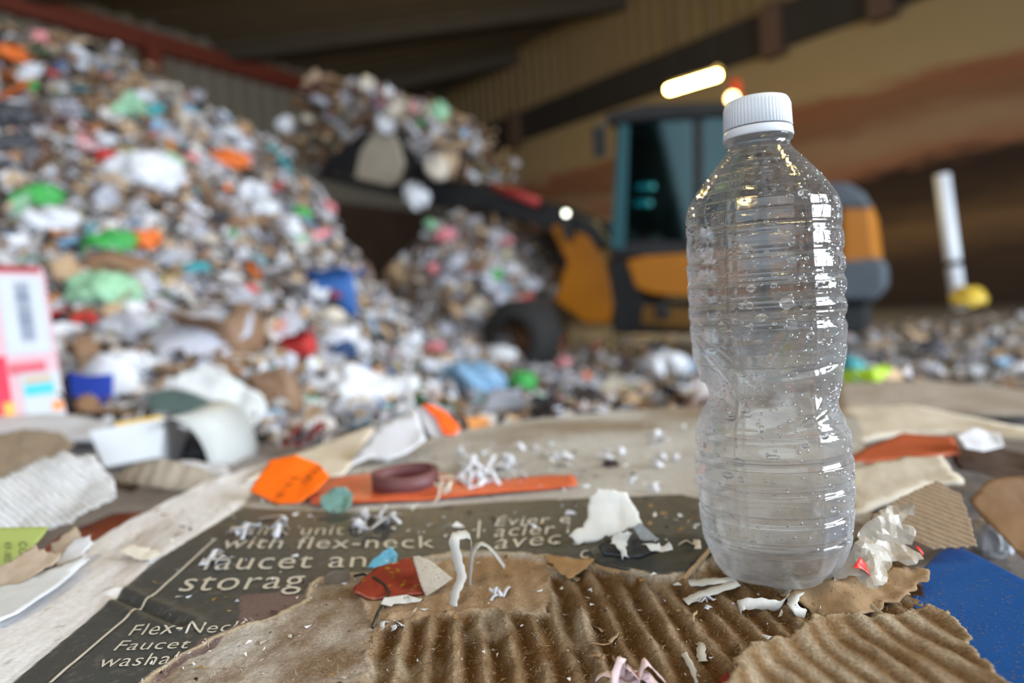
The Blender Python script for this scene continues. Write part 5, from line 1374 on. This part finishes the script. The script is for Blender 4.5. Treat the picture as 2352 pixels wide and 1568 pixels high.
while vv_ < .88:
    hgt = brg.choice((.004, .007, .011)); b = len(V); V += [face_pt(.52, vv_, .0018), face_pt(.72, vv_, .0018), face_pt(.72, vv_ + hgt, .0018), face_pt(.52, vv_ + hgt, .0018)]; Fs.append((b, b + 1, b + 2, b + 3)); vv_ += hgt + brg.choice((.004, .006, .009))
link('barcode', mesh('barcode', V, Fs), mat('barcode_ink', C(70, 84, 110), .5, .1, 0, 20), ct, smooth=False)['label'] = 'dark barcode'

# cream board and orange tipped paper behind the sticker
sh('cardboard_sheet', [(560, 1110), (630, 1058), (720, 1030), (845, 984), (862, 990), (812, 1064), (790, 1090), (740, 1102), (690, 1062)], 'glossy cream board behind the orange sticker', 'cardboard', (760, 1095), tilt(5), z=.001, m=m_cream, crumple=.002, cs=20, thick=.002)
sh('paper_sheet', [(795, 1080), (832, 1028), (870, 982), (958, 946), (968, 975), (978, 1008), (930, 1040), (890, 1056), (850, 1052)], 'white folded paper rising behind the maroon roll', 'paper', (860, 1068), tilt(30, -12), z=.002, m=m_paperw, crumple=.005, cs=24, step=.006, thick=.0005)
ot = sh('paper_sheet', [(962, 934), (992, 936), (1024, 952), (1056, 986), (1048, 1002), (1012, 1004), (985, 1000), (968, 968)], 'white paper corner with a vivid orange flap at the far edge of the board', 'paper', (1000, 1004), tilt(48, 10), z=.0, m=m_paperw, crumple=.004, cs=24, step=.005)
of = sheet_px('orange_flap', [(966, 934), (992, 935), (1024, 951), (1057, 986), (1048, 1002), (1018, 1004), (1000, 965)], P(1000, 1004, 0), tilt(48, 10), mat('vivid_orange', C(255, 96, 24), .5, .05, .1, 20), .0006, step=.005, crumple=.003, cs=24, lift=.004)
of.parent = ot; of.matrix_parent_inverse = Matrix.Translation(-ot.location); of['label'] = 'vivid orange flap'
# lime and teal piece behind the bottle
piece('plastic_bag', 'lime green', Q(2000, 866, 1.7), .12, (.2, .1, .2), 'lime green wrapper lying right behind the bottle', stretch=(1.15, 1, .9))
piece('plastic_bag', 'teal', Q(1955, 838, 1.72), .07, (.2, .1, .9), 'teal wrapper touching the lime green wrapper behind the bottle')

# ================================================================== THE BOTTLE
B = P(1783, 1312, 0.0); B.z = -.0012
T = Q(1737, 231, .2768)
AX = (T - B); HB = AX.length; AX.normalize()
xa = Vector((1, 0, 0)); xa = (xa - AX * xa.dot(AX)).normalized(); ya = AX.cross(xa)
bot = empty('plastic_bottle', B)
bot.rotation_mode = 'QUATERNION'; bot.rotation_quaternion = Matrix((xa, ya, AX)).transposed().to_quaternion()
tag(bot, 'clear empty dented plastic bottle with white cap standing on the torn cardboard', 'bottle')
K = HB / .1965
prof = [(0.0, .0090), (.0015, .0205), (.0036, .0250), (.0075, .0276), (.0126, .0293), (.0165, .0306), (.0190, .0310), (.0200, .0302), (.0212, .0301), (.0224, .0313), (.0290, .0321), (.0300, .0313), (.0315, .0312), (.0330, .0322),
        (.040, .0326), (.0415, .0317), (.0430, .0317), (.0445, .0325), (.0505, .0324), (.0520, .0314), (.0535, .0313), (.0550, .0320), (.0615, .0316), (.0630, .0306), (.0645, .0304), (.066, .0308), (.072, .0298), (.078, .0294), (.084, .0299), (.090, .0309), (.0955, .0315),
        (.0975, .0308), (.0995, .0315), (.1045, .0320), (.1062, .0310), (.1078, .0310), (.1094, .0320), (.1132, .0321), (.1148, .0311), (.1162, .0311), (.1178, .0321), (.1218, .0321), (.1234, .0311), (.1248, .0311), (.1264, .0320), (.1308, .0319), (.1322, .0310), (.1338, .0310), (.1352, .0317),
        (.1405, .0316), (.1420, .0309), (.1435, .0310), (.1448, .0316), (.1500, .0316), (.154, .0306), (.158, .0286), (.162, .0258), (.166, .0224), (.170, .0188), (.1735, .0156), (.1760, .0134), (.1775, .0127), (.1790, .0126), (.1800, .0141), (.1812, .0141), (.1820, .0126), (.1930, .0123), (.1935, .0108)]
pz = np.array([a for a, _ in prof]); pr_ = np.array([b for _, b in prof])
zz = np.unique(np.concatenate([np.linspace(0, .1935, 330), pz])); rr_ = np.interp(zz, pz, pr_)
ker = np.array([.25, .5, .25]); rr_[1:-1] = np.convolve(rr_, ker, 'valid'); rr_[1:-1] = np.convolve(rr_, ker, 'valid')
NS = 200
th = np.linspace(0, 2 * PI, NS, endpoint=False)
TT, ZZ = np.meshgrid(th, zz, indexing='xy'); RR = np.repeat(rr_[:, None], NS, 1)
# camera side of the bottle is around angle FC
tocam = CAM - B; FC = math.atan2(tocam.dot(ya), tocam.dot(xa))


def wrap(a): return (a + PI) % (2 * PI) - PI


def dent(ang, zc, depth, wa, wz):
    global RR
    RR = RR - depth * np.exp(-(wrap(TT - FC - ang) / wa) ** 2 - ((ZZ - zc) / wz) ** 2)


# the grooves fade between the moulded panels; vertical seams
g = np.interp(ZZ, pz, pr_) - np.interp(ZZ, [.0165, .04, .066, .09, .1045, .1218, .1405, .150], [.0308, .0326, .0310, .0310, .0321, .0322, .0317, .0317])
seg_ = .5 + .5 * np.cos(TT * 6 + 1.0)
RR = RR + np.where((ZZ > .018) & (ZZ < .147), np.clip(-g, 0, .0015) * np.clip(seg_ ** 4 * .6 + .85 * np.exp(-(wrap(TT - FC - .05) / .55) ** 2), 0, 1), 0)
for a in (-.42, -.30, .62, 1.25, 2.72): RR = RR + .0005 * np.exp(-(wrap(TT - FC - a) / .022) ** 2) * ((ZZ > .01) & (ZZ < .165))
# foot lobes
lob = np.abs(np.cos(2.5 * (TT + .3))); RR = RR - .0030 * (1 - lob) * np.exp(-((ZZ - .004) / .010) ** 2)
# squeezed waist and dents
dent(-1.45, .0775, .0052, .62, .0075); dent(-.8, .085, .0034, .34, .013); dent(-.35, .083, .0018, .28, .009); dent(1.35, .0715, .0026, .5, .005); dent(.45, .080, .0020, .5, .007)
dent(.9, .093, .0012, .25, .004); dent(-.1, .074, .0016, .25, .005); dent(-1.3, .031, .0008, .3, .01); dent(1.15, .158, .0006, .3, .004); dent(.15, .061, .0008, .3, .004); dent(2.4, .08, .004, .7, .012); dent(3.1, .12, .0012, .5, .02)
# slanted crease lines around the waist
for a0, z0, sl, dp_, w_ in ((-.55, .092, -.022, .0011, .0016), (-.75, .088, -.03, .0010, .0014), (.55, .088, .004, .0012, .0014), (.75, .0715, .01, .0012, .0013), (-.05, .089, .05, .0006, .0014), (1.1, .066, -.004, .0007, .0012)):
    RR = RR - dp_ * np.exp(-((ZZ - z0 - sl * wrap(TT - FC - a0)) / w_) ** 2 - (wrap(TT - FC - a0) / .45) ** 2)
RR = RR + .00030 * fbm(TT * 3.0, ZZ * 90, 5, 3) * ((ZZ > .01) & (ZZ < .165)) * (np.cos(TT / 2) ** 2 * 0 + 1)
# keep the noise seamless
RR[:, -3:] = RR[:, -4:-3] * np.array([.75, .5, .25]) + RR[:, :1] * np.array([.25, .5, .75])
RR = RR * .957
VX, VY, VZ = RR * np.cos(TT) * K, RR * np.sin(TT) * K, ZZ * K
nz_ = len(zz)
vs = np.stack([VX, VY, VZ], -1).reshape(-1, 3)
fs = [(i * NS + k, i * NS + (k + 1) % NS, (i + 1) * NS + (k + 1) % NS, (i + 1) * NS + k) for i in range(nz_ - 1) for k in range(NS)]
# domed floor of the bottle
vs = np.concatenate([vs, np.array([[0, 0, .006 * K]])]); cidx = len(vs) - 1
fs += [(k, cidx, (k + 1) % NS) for k in range(NS)]

pet = bpy.data.materials.new('clear_pet'); pet.use_nodes = True; nt = pet.node_tree; nt.nodes.remove(nt.nodes['Principled BSDF'])
def N(t, **k):
    n = nt.nodes.new(t)
    for a, b in k.items(): setattr(n, a, b)
    return n
Lk = nt.links.new
tc = N('ShaderNodeTexCoord')
n1 = N('ShaderNodeTexNoise'); n1.inputs['Scale'].default_value = 70; n1.inputs['Detail'].default_value = 5; Lk(tc.outputs['Object'], n1.inputs['Vector'])
n2 = N('ShaderNodeTexNoise'); n2.inputs['Scale'].default_value = 900; n2.inputs['Detail'].default_value = 4; Lk(tc.outputs['Object'], n2.inputs['Vector'])
bp = N('ShaderNodeBump'); bp.inputs['Strength'].default_value = .12; bp.inputs['Distance'].default_value = .0010; Lk(n1.outputs['Fac'], bp.inputs['Height'])
gls = N('ShaderNodeBsdfGlass'); gls.inputs['Color'].default_value = (.985, .99, .99, 1); gls.inputs['Roughness'].default_value = .02; gls.inputs['IOR'].default_value = 1.5; Lk(bp.outputs['Normal'], gls.inputs['Normal'])
trn = N('ShaderNodeBsdfTransparent'); trn.inputs[0].default_value = (.97, .975, .975, 1)
mx1 = N('ShaderNodeMixShader'); mx1.inputs[0].default_value = .55; Lk(trn.outputs[0], mx1.inputs[1]); Lk(gls.outputs[0], mx1.inputs[2])
# condensation haze on the wall of the bottle, denser in its lower half
dif = N('ShaderNodeBsdfDiffuse'); dif.inputs[0].default_value = (.86, .87, .9, 1)
tls = N('ShaderNodeBsdfTranslucent'); tls.inputs[0].default_value = (.9, .91, .94, 1)
hz = N('ShaderNodeMixShader'); hz.inputs[0].default_value = .5; Lk(dif.outputs[0], hz.inputs[1]); Lk(tls.outputs[0], hz.inputs[2])
sep = N('ShaderNodeSeparateXYZ'); Lk(tc.outputs['Object'], sep.inputs[0])
mr = N('ShaderNodeMapRange'); mr.inputs['From Min'].default_value = .02; mr.inputs['From Max'].default_value = .15; mr.inputs['To Min'].default_value = .040; mr.inputs['To Max'].default_value = .008; Lk(sep.outputs['Z'], mr.inputs['Value'])
m1 = N('ShaderNodeMapRange'); m1.inputs['From Min'].default_value = .35; m1.inputs['From Max'].default_value = .65; m1.inputs['To Min'].default_value = .35; m1.inputs['To Max'].default_value = 1.5; Lk(n1.outputs['Fac'], m1.inputs['Value'])
mm = N('ShaderNodeMath', operation='MULTIPLY'); Lk(mr.outputs[0], mm.inputs[0]); Lk(m1.outputs[0], mm.inputs[1])
sp = N('ShaderNodeMapRange'); sp.inputs['From Min'].default_value = .64; sp.inputs['From Max'].default_value = .72; sp.inputs['To Max'].default_value = .10; Lk(n2.outputs['Fac'], sp.inputs['Value'])
ma = N('ShaderNodeMath', operation='ADD', use_clamp=True); Lk(mm.outputs[0], ma.inputs[0]); Lk(sp.outputs[0], ma.inputs[1])
lw = N('ShaderNodeLayerWeight'); lw.inputs['Blend'].default_value = .5  # more haze at grazing angles, painting bright reflections onto the edges
pw = N('ShaderNodeMath', operation='POWER'); Lk(lw.outputs['Facing'], pw.inputs[0]); pw.inputs[1].default_value = 3.0
pm = N('ShaderNodeMath', operation='MULTIPLY_ADD'); Lk(pw.outputs[0], pm.inputs[0]); pm.inputs[1].default_value = 7.0; pm.inputs[2].default_value = 1.0
mf = N('ShaderNodeMath', operation='MULTIPLY', use_clamp=True); Lk(ma.outputs[0], mf.inputs[0]); Lk(pm.outputs[0], mf.inputs[1])
mx2 = N('ShaderNodeMixShader'); Lk(mf.outputs[0], mx2.inputs[0]); Lk(mx1.outputs[0], mx2.inputs[1]); Lk(hz.outputs[0], mx2.inputs[2])
out = nt.nodes['Material Output']; Lk(mx2.outputs[0], out.inputs['Surface'])
shell = link('bottle_body', mesh('bottle_body', vs.tolist(), fs), pet, bot); solid(shell, .00045, -1); shell['label'] = 'clear dented body with moulded rings'

# cap: knurled skirt, top, tamper band
m_cap = bpy.data.materials.new('white_cap'); m_cap.use_nodes = True; b = m_cap.node_tree.nodes['Principled BSDF']; b.inputs['Base Color'].default_value = C(226, 228, 234); b.inputs['Roughness'].default_value = .38; b.inputs['Subsurface Weight'].default_value = .25; b.inputs['Subsurface Radius'].default_value = (.003, .003, .003)
S_ = 240; cp = [(.1848, .01345), (.1852, .01365), (.1935, .0133), (.1952, .0130), (.1961, .0124), (.1965, .0112), (.1966, .0)]
v, f = [], []
for zc, rc2 in cp:
    for k in range(S_):
        a = 2 * PI * k / S_; kn = .00032 * (1 if k % 4 in (1, 2) else 0) if .1850 < zc < .194 else 0
        v.append(((rc2 * .957 + kn) * math.cos(a) * K, (rc2 * .957 + kn) * math.sin(a) * K, zc * K))
for i in range(len(cp) - 1):
    for k in range(S_): f.append((i * S_ + k, i * S_ + (k + 1) % S_, (i + 1) * S_ + (k + 1) % S_, (i + 1) * S_ + k))
cap = link('cap', mesh('cap', v, f), m_cap, bot); solid(cap, .0009, -1); cap['label'] = 'white ribbed screw cap'
vv2, ff2 = lathe([(.0134 * K, .1808 * K), (.0137 * K, .1813 * K), (.0134 * K, .1840 * K), (.0130 * K, .1845 * K)], 96, False)
tb = link('tamper_band', mesh('tamper_band', vv2, ff2), m_cap, bot); solid(tb, .0008, -1)

# drops of water clinging to the wall: the larger ones one by one
wat = bpy.data.materials.new('water_drop'); wat.use_nodes = True; b = wat.node_tree.nodes['Principled BSDF']; b.inputs['Base Color'].default_value = (1, 1, 1, 1); b.inputs['Transmission Weight'].default_value = 1; b.inputs['Roughness'].default_value = 0.0; b.inputs['IOR'].default_value = 1.33
bm = bmesh.new(); bmesh.ops.create_icosphere(bm, subdivisions=3, radius=1); dme = from_bm('water_drop', bm); dme.materials.append(wat); dme.polygons.foreach_set('use_smooth', [True] * len(dme.polygons))
rng = np.random.default_rng(314)
Rg = RR.reshape(nz_, NS)
small_v, small_f = [], []
bm = bmesh.new(); bmesh.ops.create_icosphere(bm, subdivisions=2, radius=1); bm.verts.ensure_lookup_table(); sv = np.array([tuple(q.co) for q in bm.verts]); sf = [tuple(q.index for q in fc.verts) for fc in bm.faces]; bm.free()
done = 0; tiny = 0
while done < 95 or tiny < 900:
    big_ = done < 95
    ang = FC + (rng.uniform(-1.35, 1.35) if (big_ or rng.random() < .75) else rng.uniform(0, 6.28)); zc = rng.uniform(.02, .172) if rng.random() < .75 else rng.uniform(.07, .14)
    i = int(np.clip(np.searchsorted(zz, zc), 1, nz_ - 2)); k = int(round((ang % (2 * PI)) / (2 * PI) * NS)) % NS
    r = Rg[i, k]; p = Vector((r * math.cos(ang), r * math.sin(ang), zc)) * K
    dr = (Rg[i + 1, k] - Rg[i - 1, k]) / (zz[i + 1] - zz[i - 1])
    nrm = Vector((math.cos(ang), math.sin(ang), -dr)).normalized(); tz = Vector((0, 0, 1)); tz = (tz - nrm * tz.dot(nrm)).normalized(); tx = tz.cross(nrm)
    s = rng.uniform(.0007, .0016) if big_ else rng.uniform(.00022, .0007)
    if big_ and rng.random() < .15: s *= 1.5
    sx, sz = s * rng.uniform(.8, 1.7), s * rng.uniform(.7, 1.1); p = p - nrm * .0001
    if big_:
        o = bpy.data.objects.new('water_drop', dme); COL.objects.link(o); o.parent = bot
        o.matrix_local = Matrix.Translation(p) @ Matrix((tx * sx, nrm * s * .5, tz * sz)).transposed().to_4x4(); done += 1
    else:
        q = sv[:, :1] * np.array(tx * sx) + sv[:, 1:2] * np.array(nrm * s * .5) + sv[:, 2:] * np.array(tz * sz) + np.array(p); b0_ = len(small_v)
        small_v += q.tolist(); small_f += [tuple(a + b0_ for a in t) for t in sf]; tiny += 1
sd_ = link('water_droplets', mesh('water_droplets', small_v, small_f), wat, bot); tag(sd_, 'fine spray of tiny water droplets', kind='stuff')
# specks of black dirt on the shoulder
V, Fs = [], []
for k in range(46):
    ang = FC - 1.05 + rng.normal() * .14; zc = .1445 + rng.normal() * .0035; i = int(np.searchsorted(zz, zc)); kk = int(round((ang % (2 * PI)) / (2 * PI) * NS)) % NS
    p = Vector((Rg[i, kk] * math.cos(ang), Rg[i, kk] * math.sin(ang), zc)) * K * 1.001; s = rng.uniform(.0001, .0004); b0_ = len(V)
    V += [p + Vector(rng.normal(0, s, 3)) for _ in range(4)]; Fs += [(b0_, b0_ + 1, b0_ + 2), (b0_, b0_ + 2, b0_ + 3), (b0_, b0_ + 3, b0_ + 1), (b0_ + 1, b0_ + 3, b0_ + 2)]
ds = link('dirt_specks', mesh('dirt_specks', V, Fs), mat('dirt', C(30, 26, 22), .8, .1, 0, 50), bot, smooth=False); tag(ds, 'black dirt specks on the shoulder', kind='stuff')
